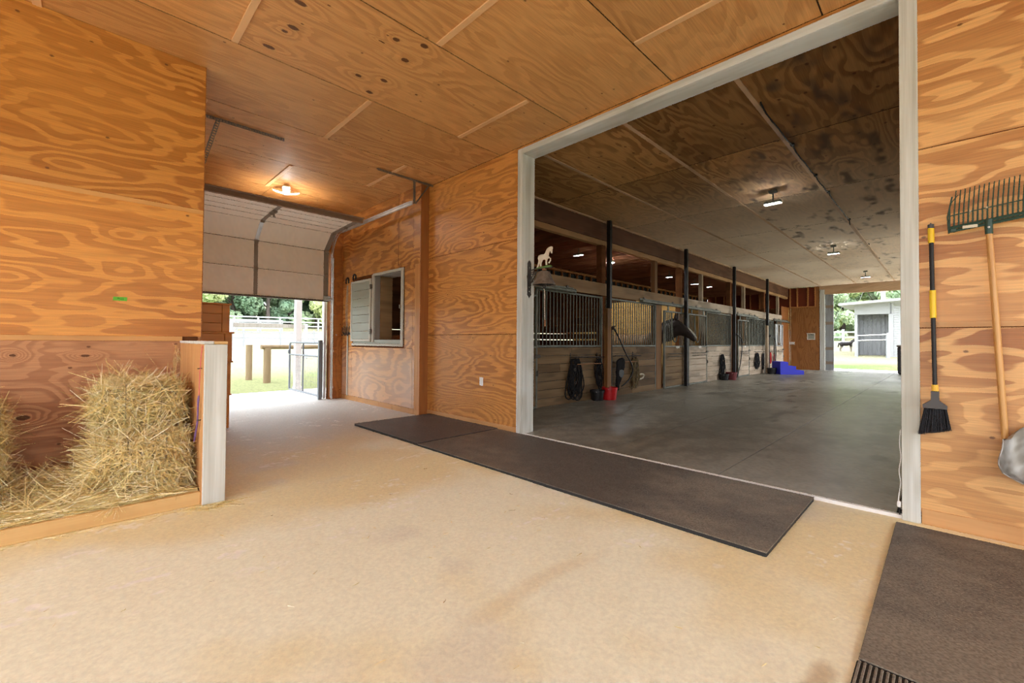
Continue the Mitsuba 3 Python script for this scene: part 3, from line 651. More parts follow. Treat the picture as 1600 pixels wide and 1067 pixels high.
qx = np.concatenate([RNG.normal(0.72, 0.07, n1), RNG.uniform(-0.6, 0.6, n3), RNG.uniform(-0.3, 3.9, n4)])
qy = np.concatenate([RNG.normal(3.80, 0.035, n1), RNG.normal(3.86, 0.018, n3), RNG.uniform(0.2, 3.6, n4)])
P = np.stack([qx, np.minimum(qy, 3.886), np.full(len(qx), 0.0035)], -1)
mat_ok = ~((P[:, 0] > 2.6) & (P[:, 1] > 0.6))
D = RNG.normal(size=(len(P), 3)) * [1, 0.5, 0.02]; D[:, 2] = np.abs(D[:, 2]) * 0.3
L = np.concatenate([RNG.uniform(0.05, 0.16, n1), RNG.uniform(0.03, 0.10, n3), RNG.uniform(0.012, 0.05, n4)])
D[:, 1] = np.where(P[:, 1] > 3.8, -np.abs(D[:, 1]), D[:, 1])
m1, c1 = blades(P[mat_ok], D[mat_ok], L[mat_ok], RNG.uniform(0.0022, 0.004, mat_ok.sum()), RNG.normal(0, 0.02, mat_ok.sum()), straw_col(mat_ok.sum()))
whole(k, m1, 'm_straw', color=c1)
k = thing('straw_wisp', 'loose bunch of stalks hanging over the front of the yellow kick board', 'straw')
labels[k]['kind'] = 'stuff'
n1 = 40
P = np.stack([RNG.normal(0.19, 0.012, n1), np.full(n1, 3.93), RNG.uniform(0.09, 0.12, n1)], -1)
D = np.stack([RNG.normal(-0.4, 0.25, n1), RNG.uniform(-0.55, -0.35, n1), RNG.uniform(-0.5, -0.1, n1)], -1)
m1, c1 = blades(P, D, RNG.uniform(0.07, 0.14, n1), np.full(n1, 0.0032), RNG.uniform(-0.1, 0.1, n1), straw_col(n1))
whole(k, m1, 'm_straw', color=c1)
k = thing('straw_wisp', 'small tuft of hay caught in the corner on top of the low partition', 'straw')
labels[k]['kind'] = 'stuff'
n1 = 36
P = np.stack([RNG.uniform(0.60, 0.635, n1), np.full(n1, YH - 0.03), RNG.uniform(1.02, 1.17, n1)], -1)
D = np.stack([RNG.normal(0, 0.3, n1), -np.abs(RNG.normal(0.05, 0.1, n1)), RNG.normal(-0.7, 0.4, n1)], -1)
m1, c1 = blades(P, D, RNG.uniform(0.04, 0.10, n1), np.full(n1, 0.003), RNG.normal(0, 0.2, n1), straw_col(n1))
whole(k, m1, 'm_straw', color=c1)

k = thing('baling_twine', 'pink and purple loop of baling twine hanging on the side of the white post', 'twine')
for z in (1.003, 0.62):
    part(k, 'nail', tube([(0.650, 3.93, z), (0.618, 3.915, z)], 0.004, 6), 'm_iron')
part(k, 'pink_strand', tube(curve([(0.640, 3.885, 1.175), (0.636, 3.905, 1.10), (0.634, 3.922, 1.0), (0.632, 3.925, 0.9), (0.632, 3.935, 0.80)], 20), 0.0035, 6), 'm_pink')
part(k, 'purple_loop', tube(curve([(0.632, 3.935, 0.80), (0.626, 3.93, 0.70), (0.628, 3.945, 0.60), (0.624, 4.00, 0.51), (0.628, 4.055, 0.455), (0.622, 4.02, 0.45), (0.626, 3.985, 0.53), (0.630, 3.955, 0.64), (0.628, 3.945, 0.76), (0.632, 3.935, 0.80)], 50), 0.0058, 6), 'm_purple', label='purple loop with a knotted end')

k = thing('wall_tag', 'small green paper tag on the plywood above the hay', 'tag')
pk = part(k, 'paper', bx(0.187, 0.276, YH - 0.0022, YH - 0.0004, 1.543, 1.575), 'm_sticker')
txt = tm(meshkit.text_mesh('Pon', 0.016, 0.0006))
part(pk, 'lettering', mv(txt, frame_M((0.214, YH - 0.0024, 1.552), (1, 0, 0), (0, 0, 1))), 'm_ink')

# stacked wooden crates behind the hay wall
def crate(label, x1, y0, z0, z1, top):
    k = thing('wooden_crate', label, 'crate', 'stacked wooden crates in the bay')
    x0, y1 = 0.83, y0 + 0.5
    part(k, 'body', bx(x0 + 0.02, x1 - 0.014, y0 + 0.02, y1, z0, z1 - 0.02), 'm_crate')
    nb = 3; hgt = (z1 - 0.022 - z0) / nb
    for i in range(nb):
        part(k, 'plank', bx(x0, x1 - 0.088, y0 + 0.006, y0 + 0.02, z0 + hgt * i + 0.002, z0 + hgt * (i + 1) - 0.002, 0.004), 'm_crate')
        part(k, 'plank', bx(x1 - 0.014, x1 - 0.003, y0 + 0.07, y1, z0 + hgt * i + 0.002, z0 + hgt * (i + 1) - 0.002, 0.003), 'm_crate')
    part(k, 'corner_stile', bx(x1 - 0.086, x1, y0, y0 + 0.02, z0, z1 - 0.022, 0.003), 'm_crate')
    part(k, 'lid', bx(x0, x1 + 0.022, y0 - 0.018, y1, z1 - 0.022, z1, 0.005), 'm_crate')
crate('wooden crate at the bottom of the stack behind the white post', 1.475, 7.02, 0.0, 0.47, 0)
crate('wooden crate second from the floor in the stack behind the white post', 1.485, 7.02, 0.47, 0.925, 0)
crate('wooden crate third from the floor, its lid edge jutting out behind the white post', 1.495, 7.02, 0.925, 1.325, 0)
crate('narrower wooden crate at the top of the stack with three planks showing', 1.462, 7.03, 1.325, 1.72, 0)

# ------------------------------------------------------------------ overhead door
k = thing('overhead_door', 'beige sectional overhead door, half raised on its tracks above the left opening', 'door')
DXa, DXb = 0.985, 3.60
prof = [(8.985, 2.045), (8.985, 2.545), (8.985, 3.055), (8.615, 3.355), (8.09, 3.385), (7.56, 3.40)]
th = 0.042
def slab(p, q, x0, x1, t, off=0.0, c=0.004, gap=0.005):
    (ya, za), (yb, zb) = p, q
    d = np.array([yb - ya, zb - za]); Lg = np.linalg.norm(d); d /= Lg; nrm = np.array([-d[1], d[0]])   # inner side normal
    m = bx(x0, x1, gap, Lg - gap, 0, t, c)
    v = m[0]; out = np.stack([v[:, 0], ya + d[0] * v[:, 1] + nrm[0] * (off + v[:, 2]), za + d[1] * v[:, 1] + nrm[1] * (off + v[:, 2])], -1)
    return out, m[1][:, ::-1]
for i in range(5):
    part(k, 'section', slab(prof[i], prof[i + 1], DXa, DXb, -th, 0.0, 0.002, 0.0012), 'm_door_skin')
part(k, 'section_rib', cat([bx(DXa, DXb, 7.80, 7.806, 3.385, 3.389), bx(DXa, DXb, 8.30, 8.306, 3.364, 3.369)]), 'm_stile')
for i in range(5):
    for xs_ in ((2.235, 2.30), (DXb - 0.10, DXb - 0.002)):
        part(k, 'stile', slab(prof[i], prof[i + 1], xs_[0], xs_[1], 0.006, 0.0, 0.002, 0.01), 'm_galv_bright' if (i == 2 and xs_[0] < 3) else 'm_stile')
for i in range(1, 5):
    yj, zj = prof[i]
    for xc in (2.268, DXb - 0.05):
        part(k, 'hinge', cat([bx(xc - 0.035, xc + 0.035, yj - 0.022, yj - 0.006, zj - 0.04, zj + 0.028, 0.004), tube([(xc - 0.038, yj - 0.024, zj), (xc + 0.038, yj - 0.024, zj)], 0.009, 8)]), 'm_stile')
for i in (1, 2, 3, 4):
    yj, zj = prof[i]
    part(k, 'joint', tube([(DXa + 0.01, yj - 0.001, zj), (DXb - 0.01, yj - 0.001, zj)], 0.0075 if i == 2 else 0.005, 6), 'm_stile')
part(k, 'bottom_seal', bx(DXa, DXb, 8.965, 9.03, 2.012, 2.045, 0.008), 'm_steel_dark')
part(k, 'bottom_bracket', cat([bx(DXb - 0.10, DXb + 0.03, 8.955, 8.98, 2.03, 2.13, 0.004), tube([(DXb - 0.05, 8.95, 2.06), (DXb + 0.07, 8.95, 2.06)], 0.011, 8)]), 'm_galv_bright')
part(k, 'top_strut', cat([bx(DXa, DXb + 0.02, 7.495, 7.555, 3.365, 3.44, 0.006), bx(DXa, DXb + 0.02, 7.43, 7.495, 3.43, 3.445, 0.004)]), 'm_door_strut')
part(k, 'opener_bracket', cat([bx(2.225, 2.31, 7.90, 8.02, 3.36, 3.38, 0.003), bx(2.26, 2.275, 7.93, 7.99, 3.29, 3.36, 0.003), tube([(2.25, 7.95, 3.29), (2.29, 7.95, 3.29)], 0.01, 8)]), 'm_stile')
def track(label, xt, side, hx):
    k = thing('door_track', label, 'door track')
    arc = [(xt, 8.945, z) for z in (0.02, 0.7, 1.4, 2.2, 2.9)] + [(xt, 8.945 - 0.44 * (1 - math.cos(a)), 2.96 + 0.44 * math.sin(a)) for a in np.linspace(0.1, math.pi / 2, 9)] + [(xt, y, 3.405) for y in (8.3, 7.5, 6.7, 5.93)]
    a = np.array(arc); w, dpt = 0.026, 0.05
    inn = a + [-side * 0.0, 0, 0]
    part(k, 'rail', cat([tube(a + [side * dpt / 2, 0, 0], 0.006, 4), tube(a + np.array([0, -0.024, -0.02]), 0.0065, 6), tube(a + np.array([0, 0.02, 0.024]), 0.0065, 6)] +
         [bx(xt + side * 0.018, xt + side * 0.03, 8.915, 8.975, 0.02, 2.92), bx(xt + side * 0.018, xt + side * 0.03, 5.93, 8.52, 3.375, 3.435)]), 'm_galv_bright')
    for z in (0.25, 1.0, 1.75, 2.5):
        part(k, 'wall_bracket', bx(xt + side * 0.02, xt + side * 0.06, 8.95, YB - 0.014, z - 0.02, z + 0.02, 0.002), 'm_galv_bright')
    sgn = -1.0 if side > 0 else 1.0
    part(k, 'rear_hanger', cat([bx(xt + 0.06 * side - 0.02, xt + 0.06 * side + 0.02, 5.935, 5.94, 3.40, ZC - 0.035, 0.001), bx(xt + 0.06 * side - 0.003, xt + 0.06 * side + 0.003, 5.94, 5.975, 3.40, ZC - 0.035, 0.001)]), 'm_perf')
    return k
k = track('galvanized door track beside the hatch, hung from perforated angle iron', 3.655, 1, 0)
bars = []
def perf(x0, x1, y, z):
    """A length of slotted angle iron lying along x: both legs have a row of holes, built as rungs."""
    ms = [bx(x0, x1, y - 0.020, y - 0.014, z - 0.003, z), bx(x0, x1, y + 0.014, y + 0.020, z - 0.003, z), bx(x0, x1, y - 0.023, y - 0.020, z - 0.034, z - 0.026), bx(x0, x1, y - 0.023, y - 0.020, z - 0.010, z)]
    for x in np.arange(x0 + 0.006, x1, 0.03):
        ms += [bx(x, x + 0.013, y - 0.014, y + 0.014, z - 0.003, z), bx(x, x + 0.013, y - 0.023, y - 0.020, z - 0.026, z - 0.010)]
    return cat(ms)
part(k, 'ceiling_angle', perf(3.085, 4.07, 5.965, ZC - 0.011), 'm_perf')
part(k, 'diagonal_brace', tube([(4.02, 5.99, ZC - 0.02), (3.74, 5.94, 3.41)], 0.012, 4), 'm_perf')
k = track('door track mostly hidden behind the hay wall, hung from perforated angle iron', 0.93, -1, 0)
part(k, 'ceiling_angle', perf(0.82, 1.80, 5.965, ZC - 0.011), 'm_perf')
part(k, 'diagonal_brace', mv(perf(0, 0.62, 0, 0), frame_M((1.10, 5.985, ZC - 0.015), np.array([-0.12, 0.28, -0.55]) / np.linalg.norm([-0.12, 0.28, -0.55]), np.array([0.977, 0.0, -0.213]))), 'm_perf')

# pipe gate outside the bay
mat('m_pipe', (0.17, 0.19, 0.21), 0.45, 0.4, 0.2)
k = thing('pipe_gate', 'galvanized pipe gate standing open outside the bay door', 'gate')
gxx, ga, gb = 3.555, 9.16, 11.10
part(k, 'outer_pipe', tube(np.vstack([[(gxx, ga, 0.06), (gxx, ga, 1.0), (gxx, ga, 1.165)], [(gxx, gb - 0.1, 1.165)], [(gxx, gb - 0.1 + 0.1 * math.sin(t), 1.065 + 0.1 * math.cos(t)) for t in np.linspace(0.3, 1.57, 5)], [(gxx, gb, 0.06), (gxx, gb - 0.05, 0.055), (gxx, ga, 0.055)]]), 0.022, 8), 'm_pipe')
part(k, 'cross_pipe', tube([(gxx, ga, 0.88), (gxx, gb, 0.88)], 0.019, 8), 'm_pipe')
part(k, 'upright_pipe', tube([(gxx, 10.22, 0.055), (gxx, 10.22, 1.165)], 0.018, 8), 'm_pipe')
part(k, 'wire_mesh', cat([tube([(gxx - 0.012, y, 0.06), (gxx - 0.012, y, 0.88)], 0.0022, 3, caps=False) for y in np.arange(ga + 0.1, gb, 0.1)] + [tube([(gxx - 0.012, ga, z), (gxx - 0.012, gb, z)], 0.0022, 3, caps=False) for z in np.arange(0.12, 0.88, 0.1)]), 'm_pipe', kind='stuff')
part(k, 'hinge_post', bx(gxx - 0.09, gxx - 0.02, 9.07, 9.14, 0.0, 1.22, 0.006), 'm_pipe')
part(k, 'latch', cat([tube([(gxx - 0.03, gb - 0.02, 0.95), (gxx - 0.03, gb + 0.08, 0.95)], 0.009, 6), bx(gxx - 0.04, gxx - 0.02, gb - 0.03, gb + 0.03, 0.90, 0.99, 0.004)]), 'm_pipe')

# three-headed lamp on the bay ceiling
k = thing('bay_ceiling_lamp', 'white LED ceiling lamp with three glowing heads above the overhead door', 'ceiling light')
LX, LY = 2.42, 7.85
part(k, 'base', lathe([(0.0, -0.12), (0.05, -0.12), (0.06, -0.06), (0.07, -0.05), (0.07, 0)], 20, (LX, LY, ZC)), 'm_white', smooth=40)
def head(M, key, rad):
    hk = part(k, 'lamp_head', mv(bx(-0.055, 0.055, -0.09, 0.09, 0.004, 0.022, 0.006), M), 'm_white')
    part(hk, 'lit_panel', mv((np.array([[-0.05, -0.085, 0], [0.05, -0.085, 0], [0.05, 0.085, 0], [-0.05, 0.085, 0]]), np.array([[0, 2, 1], [0, 3, 2]])), M), 'm_led_bay', emitter=led(rad))
for az in (253, 13, 133):
    a = math.radians(az); d = np.array([math.cos(a), math.sin(a), 0])
    M = np.eye(4); ey = d * math.cos(0.3) + np.array([0, 0, math.sin(0.3)]); ex = np.array([-d[1], d[0], 0])
    M[:3, 0], M[:3, 1], M[:3, 2] = ex, ey, np.cross(ex, ey); 
    if M[2, 2] < 0: M[:3, 0] *= -1; M[:3, 2] *= -1
    M[:3, 3] = np.array([LX, LY, ZC - 0.12]) + ey * 0.13
    head(M, 'lit_panel', 30.0)

# ------------------------------------------------------------------ hatch in the furred wall
k = struct('window_1')
labels[k]['label'] = 'pale framed hatch with an open slatted shutter in the plywood wall'
part(k, 'frame', cat([bx(XF - 0.022, XF + 0.003, 6.585, 6.655, 1.12, 2.49, 0.003), bx(XF - 0.022, XF + 0.003, 6.655, 7.66, 2.445, 2.49, 0.003), bx(XF - 0.022, XF + 0.003, 6.655, 8.55, 1.12, 1.165, 0.003)]), 'm_shutter_frame')
part(k, 'sill_board', bx(XF - 0.012, XF + 0.003, 6.655, 8.50, 1.167, 1.238, 0.003), 'm_shutter')
part(k, 'jamb', cat([bx(XF + 0.003, 4.295, HY0 - 0.018, HY0, HZ0 - 0.018, HZ1 + 0.018), bx(XF + 0.003, 4.295, HY1, HY1 + 0.018, HZ0 - 0.018, HZ1 + 0.018),
                     bx(XF + 0.003, 4.295, HY0, HY1, HZ0 - 0.018, HZ0), bx(XF + 0.003, 4.295, HY0, HY1, HZ1, HZ1 + 0.018)]), 'm_weathered')
part(k, 'jamb_lining', bx(4.04, 4.29, HY1 - 0.02, HY1 - 0.001, HZ0, HZ1, 0.003), 'm_rail')
part(k, 'mullion', bx(XF - 0.03, XF + 0.003, 7.62, 7.70, 1.19, 2.47, 0.004), 'm_shutter_frame')
sh = part(k, 'shutter', cat([bx(XF - 0.055, XF - 0.03, 7.70, 7.745, 1.205, 2.405, 0.003), bx(XF - 0.055, XF - 0.03, 8.495, 8.535, 1.205, 2.405, 0.003), bx(XF - 0.055, XF - 0.03, 7.745, 8.495, 2.365, 2.405, 0.003), bx(XF - 0.055, XF - 0.03, 7.745, 8.495, 1.205, 1.245, 0.003)]), 'm_shutter_frame')
for i in range(7):
    z0 = 1.245 + i * 0.16
    part(sh, 'slat', bx(XF - 0.046, XF - 0.034, 7.745, 8.495, z0 + 0.002, z0 + 0.158, 0.003), 'm_shutter')
part(k, 'hinge', cat([bx(XF - 0.06, XF - 0.03, 7.67, 7.72, z, z + 0.09, 0.003) for z in (1.35, 2.2)]), 'm_steel_dark')
part(k, 'catch', bx(XF - 0.04, XF - 0.018, 6.645, 6.68, 1.78, 1.85, 0.004), 'm_perf')
def horseshoe(y, z, label):
    k = thing('horseshoe', label, 'horseshoe', 'horseshoes on the plywood wall')
    a = np.linspace(-0.6, math.pi + 0.6, 20)
    pts = np.stack([np.full(20, XF - 0.012), y + 0.062 * np.cos(a), z + 0.075 * np.sin(a)], -1)
    part(k, 'shoe', tube(pts, 0.013, 6), 'm_iron')
    part(k, 'nail', cat([tube([p, p - np.array([0.016, 0, 0])], 0.004, 5) for p in pts[[4, 10, 15]]]), 'm_steel_dark')
horseshoe(8.80, 2.45, 'dark iron horseshoe left of the other horseshoe near the door track')
horseshoe(8.47, 2.49, 'dark iron horseshoe just above the open shutter')
k = thing('hook_rack', 'dark twig-shaped hook rack between the door track and the hatch shutter', 'hook rack')
part(k, 'backplate', bx(XF - 0.018, XF - 0.001, 8.57, 8.92, 1.335, 1.385, 0.004), 'm_perf')
for y in (8.62, 8.74, 8.87):
    part(k, 'hook', cat([tube(curve([(XF - 0.012, y, 1.36), (XF - 0.05, y, 1.36), (XF - 0.065, y + 0.02, 1.42), (XF - 0.06, y + 0.035, 1.50)], 10), 0.008, 6), tube(curve([(XF - 0.04, y, 1.36), (XF - 0.06, y - 0.03, 1.44), (XF - 0.055, y - 0.04, 1.52)], 8), 0.007, 6), tube(curve([(XF - 0.04, y, 1.36), (XF - 0.075, y, 1.32), (XF - 0.085, y, 1.345)], 8), 0.008, 6)]), 'm_iron')
k = thing('wire_run', 'pair of thin pale cables running down the plywood wall from the horseshoes to the baseboard', 'cable')
part(k, 'upper_cable', cat([tube(curve([(XF - 0.006, 8.78, 2.37), (XF - 0.006, 8.80, 1.9), (XF - 0.006, 8.78, 1.39)], 10), 0.005, 5), tube(curve([(XF - 0.006, 8.82, 2.37), (XF - 0.006, 8.86, 1.9), (XF - 0.006, 8.82, 1.39)], 10), 0.005, 5)]), 'm_shutter_frame')
part(k, 'lower_conduit', bx(XF - 0.02, XF - 0.001, 8.735, 8.775, 0.09, 1.33, 0.003), 'm_shutter_frame')
k = thing('switch_plate', 'white switch plate low on the plywood wall left of the opening', 'switch')
oc = part(k, 'cover', bx(X1 - 0.007, X1, 4.665, 4.745, 0.585, 0.705, 0.003), 'm_white')
part(oc, 'rocker', bx(X1 - 0.0095, X1 - 0.006, 4.69, 4.72, 0.612, 0.678, 0.002), 'm_white')
k = thing('door_sensor', 'small white sensor button on the orange door jamb', 'sensor')
whole(k, lathe([(0.0, 0.014), (0.012, 0.012), (0.016, 0.0)], 12, (0, 0, 0)), 'm_white', to_world=T().translate([3.80, YB - 0.016, 1.335]).rotate([1, 0, 0], 90))

# ------------------------------------------------------------------ tools on the wall right of the opening
k = thing('broom', 'angle broom with a black and yellow handle hanging head down beside the white casing', 'broom')
bxx = 4.045
def seg(z0, z1, r, y0, y1): return tube([(bxx, y0 + (y1 - y0) * t, z0 + (z1 - z0) * t) for t in (0, 0.5, 1)], r, 12)
by = lambda z: 0.049 + 0.014 * (z - 0.9) / 1.1
part(k, 'handle', seg(0.93, 2.0, 0.0118, by(0.93), by(2.0)), 'm_black', smooth=40)
part(k, 'handle_grip', seg(1.905, 2.005, 0.0165, by(1.905), by(2.005)), 'm_yellow', smooth=40, label='yellow grip sleeve at the top of the handle')
part(k, 'handle_sleeve', seg(1.40, 1.585, 0.0165, by(1.40), by(1.585)), 'm_yellow', smooth=40, label='yellow sleeve halfway down the handle')
part(k, 'hang_cap', cat([seg(2.003, 2.03, 0.0165, by(2.0), by(2.03)), tube([(bxx - 0.012, by(2.03), 2.02 + 0.0), (bxx - 0.012, by(2.03), 2.035), (bxx + 0.012, by(2.03), 2.035), (bxx + 0.012, by(2.03), 2.02)], 0.004, 6)]), 'm_brush_cap')
part(k, 'tape_band', seg(0.905, 0.953, 0.0165, 0.049, 0.05), 'm_yellow_tape', smooth=40)
cap = Polygon([(-0.02, 0.10), (0.02, 0.10), (0.02, 0.04), (0.058, 0.008), (0.056, -0.012), (-0.058, -0.012), (-0.060, 0.008), (-0.02, 0.04)])
bc = part(k, 'brush_cap', mv(prism(cap, 0.045), frame_M((bxx - 0.022, 0.049, 0.812), (0, -1, 0), (0, 0, 1))), 'm_brush_cap')
nb = 900
ub = RNG.uniform(-1, 1, nb); vb = RNG.uniform(-1, 1, nb)
P = np.stack([bxx + 0.016 * vb, 0.049 + 0.052 * ub, np.full(nb, 0.805)], -1)
E_ = np.stack([bxx + 0.024 * vb - 0.004, 0.049 + 0.004 + 0.076 * ub, 0.628 + 0.030 * (1 - ub) * 0.5 - 0.03 * (ub > 0.2) * 0 - RNG.uniform(0, 0.014, nb)], -1)
E_[:, 2] = 0.64 - 0.022 * ub + RNG.uniform(-0.008, 0.006, nb)
D = E_ - P; L = np.linalg.norm(D, axis=1)
m1, _c = blades(P, D, L, np.full(nb, 0.0035), RNG.normal(0, 0.03, nb), np.zeros((nb, 3)))
part(bc, 'bristles', m1, 'm_bristle', kind='stuff')

k = thing('bedding_rake', 'wide dark green rake with long tines hanging head up on the right wall', 'rake')
rx = 4.03
def rk(s, t, o=0.0):
    """s runs along the bar to the right, t up the tines; the bar rises a little to the right because it hangs askew."""
    return np.array([rx - o, -0.022 - s, 1.948 + 0.12 * s + t])
barw = 0.44
part(k, 'bar', cat([tube([rk(s, 0.012, 0.02) for s in np.linspace(0, barw, 9)], 0.010, 6), tube([rk(s, 0.034, 0.02) for s in np.linspace(0, barw, 9)], 0.010, 6)]), 'm_green_plastic')
part(k, 'cross_bar', tube([rk(s, 0.115, 0.01) for s in np.linspace(0, barw, 9)], 0.0035, 6), 'm_green_plastic')
for i in range(22):
    s = 0.002 + i * (barw / 21.0)
    edge = 0.03 if i == 0 else 0.0
    part(k, 'tine', tube(curve([rk(s, 0.02, 0.02), rk(s + 0.002, 0.115, 0.012), rk(s + 0.006 - 0.0 * edge, 0.19, 0.004), rk(s + 0.012 + edge, 0.275 - edge, -0.01)], 8), np.linspace(0.0045, 0.0026, 8), 6), 'm_green_plastic')
part(k, 'end_bracket', cat([tube([rk(0.0, 0.0, 0.02), rk(-0.006, 0.11, 0.012), rk(0.016, 0.24, 0.0)], 0.004, 6), bx(rx - 0.034, rx - 0.012, -0.055, -0.028, 1.952, 1.975, 0.003)]), 'm_green_plastic')
part(k, 'label_strip', bx(rx - 0.0335, rx - 0.0305, -0.150, -0.083, 1.966, 1.985, 0.001), 'm_cream', label='worn cream paper label')
fe = part(k, 'ferrule', tube([(rx - 0.02, -0.197, 2.005), (rx - 0.02, -0.197, 1.97), (rx - 0.02, -0.1985, 1.915)], [0.019, 0.0185, 0.0175], 12), 'm_green_plastic', smooth=40)
part(fe, 'rivet', lathe([(0.007, 0), (0.005, 0.003), (0, 0.004)], 10, (0, 0, 0)), 'm_galv_bright', to_world=T().translate([rx - 0.0385, -0.197, 1.955]).rotate([0, 1, 0], -90))
part(k, 'handle', tube([(rx - 0.02, -0.198, 1.93), (rx - 0.015, -0.225, 1.35), (rx + 0.02, -0.26, 0.62)], [0.0145, 0.0165, 0.0165], 12), 'm_handle', smooth=40, label='varnished wooden handle')
part(k, 'support_nail', cat([tube([(4.083, y, z), (4.0, y, z)], 0.005, 6) for y, z in ((-0.118, 2.075), (-0.19, 2.083))]), 'm_cream')

k = thing('scoop_shovel', 'worn aluminium scoop shovel hanging low in front of the rake handle at the right edge', 'shovel')
ny, nz = 30, 26
uu_, vv_ = np.meshgrid(np.linspace(-1, 1, ny), np.linspace(0, 1, nz), indexing='ij')
def scoop(t):
    wid = 0.128 + 0.022 * np.exp(-((vv_ - 0.40) / 0.16) ** 2) - 0.075 * np.clip((0.20 - vv_) / 0.20, 0, 1) ** 1.3 - 0.035 * np.clip((vv_ - 0.86) / 0.14, 0, 1) ** 2
    y = -0.372 - uu_ * wid
    z = 0.365 + 0.375 * vv_ - 0.035 * np.abs(uu_) ** 3 * (vv_ > 0.8) - 0.045 * uu_ ** 2 * np.clip((vv_ - 0.7) / 0.3, 0, 1) + 0.04 * uu_ ** 2 * np.clip((0.3 - vv_) / 0.3, 0, 1)
    x = 3.965 + 0.06 * (1 - uu_ ** 4) - 0.055 * np.exp(-((vv_ - 0.36) / 0.15) ** 2) * np.abs(uu_) ** 3 - 0.035 * np.clip((0.33 - vv_) / 0.33, 0, 1) + 0.016 * np.exp(-((uu_ - 0.15) / 0.2) ** 2) * (vv_ < 0.45)
    return np.stack([x + t, y, z], -1).reshape(-1, 3)
I2 = np.arange(ny * nz).reshape(ny, nz)
q = np.vstack([np.stack([I2[:-1, :-1], I2[1:, :-1], I2[1:, 1:]], -1).reshape(-1, 3), np.stack([I2[:-1, :-1], I2[1:, 1:], I2[:-1, 1:]], -1).reshape(-1, 3)])
part(k, 'blade', (np.vstack([scoop(0), scoop(0.003)]), np.vstack([q, q[:, ::-1] + ny * nz])), 'm_alu', smooth=50)
part(k, 'rolled_edge', tube(scoop(0.0015).reshape(ny, nz, 3)[0, :, :], 0.0035, 6), 'm_alu')
part(k, 'socket', tube([(4.0, -0.375, 0.46), (3.975, -0.377, 0.37), (3.965, -0.38, 0.30)], [0.03, 0.024, 0.02], 10), 'm_alu', smooth=40)
part(k, 'handle', tube([(3.965, -0.38, 0.31), (3.975, -0.40, 0.02)], 0.017, 10), 'm_handle', smooth=40)
part(k, 'hook', tube([(4.083, -0.372, 0.752), (4.02, -0.372, 0.748), (4.015, -0.372, 0.76)], 0.004, 6), 'm_steel_dark')

k = thing('power_cord', 'thin white cord with a plug running down the inner edge of the right white casing', 'cord')
part(k, 'cable', tube(curve([(4.10, 0.226, 0.62), (4.095, 0.231, 0.52), (4.092, 0.224, 0.43), (4.09, 0.234, 0.33), (4.088, 0.226, 0.25), (4.08, 0.236, 0.16), (4.078, 0.238, 0.12)], 30), 0.0034, 6), 'm_white')
part(k, 'plug', bx(4.066, 4.088, 0.224, 0.246, 0.082, 0.125, 0.005), 'm_white')
part(k, 'tail', tube([(4.078, 0.235, 0.085), (4.08, 0.232, 0.03)], 0.004, 6), 'm_black')

# ------------------------------------------------------------------ bell on the left jamb
k = thing('dinner_bell', 'iron dinner bell with a cream horse silhouette on a scrolled bracket', 'bell')
JX, JY = 4.20, OY1 - 0.007
plate = Polygon([(0, -0.25), (0.03, -0.21), (0.03, -0.03), (0.042, 0.02), (0.03, 0.07), (0.03, 0.21), (0, 0.25), (-0.03, 0.21), (-0.03, 0.07), (-0.042, 0.02), (-0.03, -0.03), (-0.03, -0.21)])
holes = [Polygon([(0.0, z - 0.018), (0.011, z), (0.0, z + 0.018), (-0.011, z)]) for z in (-0.165, -0.105, 0.15)]
for h_ in holes: plate = plate.difference(h_)
part(k, 'wall_plate', mv(prism(plate, 0.010), frame_M((JX, JY, 2.05), (1, 0, 0), (0, 0, 1))), 'm_iron')
part(k, 'heart_boss', cat([bx(JX - 0.010, JX + 0.010, JY - 0.004, JY, 2.05 + z - 0.016, 2.05 + z + 0.016, 0.003) for z in (-0.165, -0.105, 0.15)]), 'm_paper')
part(k, 'arm', tube(curve([(JX, JY - 0.008, 2.155), (JX, JY - 0.10, 2.17), (JX, JY - 0.26, 2.165), (JX, JY - 0.40, 2.165)], 14), 0.008, 8), 'm_iron')
sc_ = []
for (cy_, cz_, r0, a0) in ((0.055, 2.10, 0.042, 0.5), (0.10, 2.125, 0.028, 2.0), (0.045, 2.03, 0.03, -1.0)):
    a = np.linspace(a0, a0 + 8.0, 30); rr = r0 * np.linspace(1, 0.25, 30)
    sc_.append(tube(np.stack([np.full(30, JX), JY - cy_ - rr * np.cos(a), cz_ + rr * np.sin(a)], -1), 0.006, 6))
sc_.append(tube(curve([(JX, JY - 0.006, 1.985), (JX, JY - 0.05, 2.01), (JX, JY - 0.11, 2.09), (JX, JY - 0.16, 2.16)], 12), 0.007, 6))
part(k, 'scrollwork', cat(sc_), 'm_iron')
hp = np.array([(500, 80), (485, 74), (455, 79), (430, 97), (415, 125), (405, 150), (350, 150), (326, 157), (318, 185), (327, 215), (322, 243), (313, 270), (303, 296), (318, 297), (336, 256), (350, 235), (343, 265), (352, 292), (367, 292), (360, 262), (373, 233), (382, 214), (414, 216), (418, 281), (436, 283), (432, 242), (441, 211), (457, 207), (471, 217), (469, 238), (449, 262), (458, 268), (480, 240), (481, 212), (462, 196), (452, 178), (456, 150), (463, 131), (475, 122), (481, 151), (495, 156), (497, 120), (503, 98)], float)
hy = 3.765 - (hp[:, 0] / 8 - 37.5) * 0.0108; hz_ = 2.187 + (297 - hp[:, 1]) / 8 * 0.0087
hpoly = Polygon(np.stack([-(hy), hz_], -1)).buffer(0.001)
part(k, 'horse_silhouette', mv(prism(hpoly, 0.008), frame_M((JX + 0.004, 0, 0), (0, -1, 0), (0, 0, 1))), 'm_cream', label='cream trotting horse cut from sheet metal')
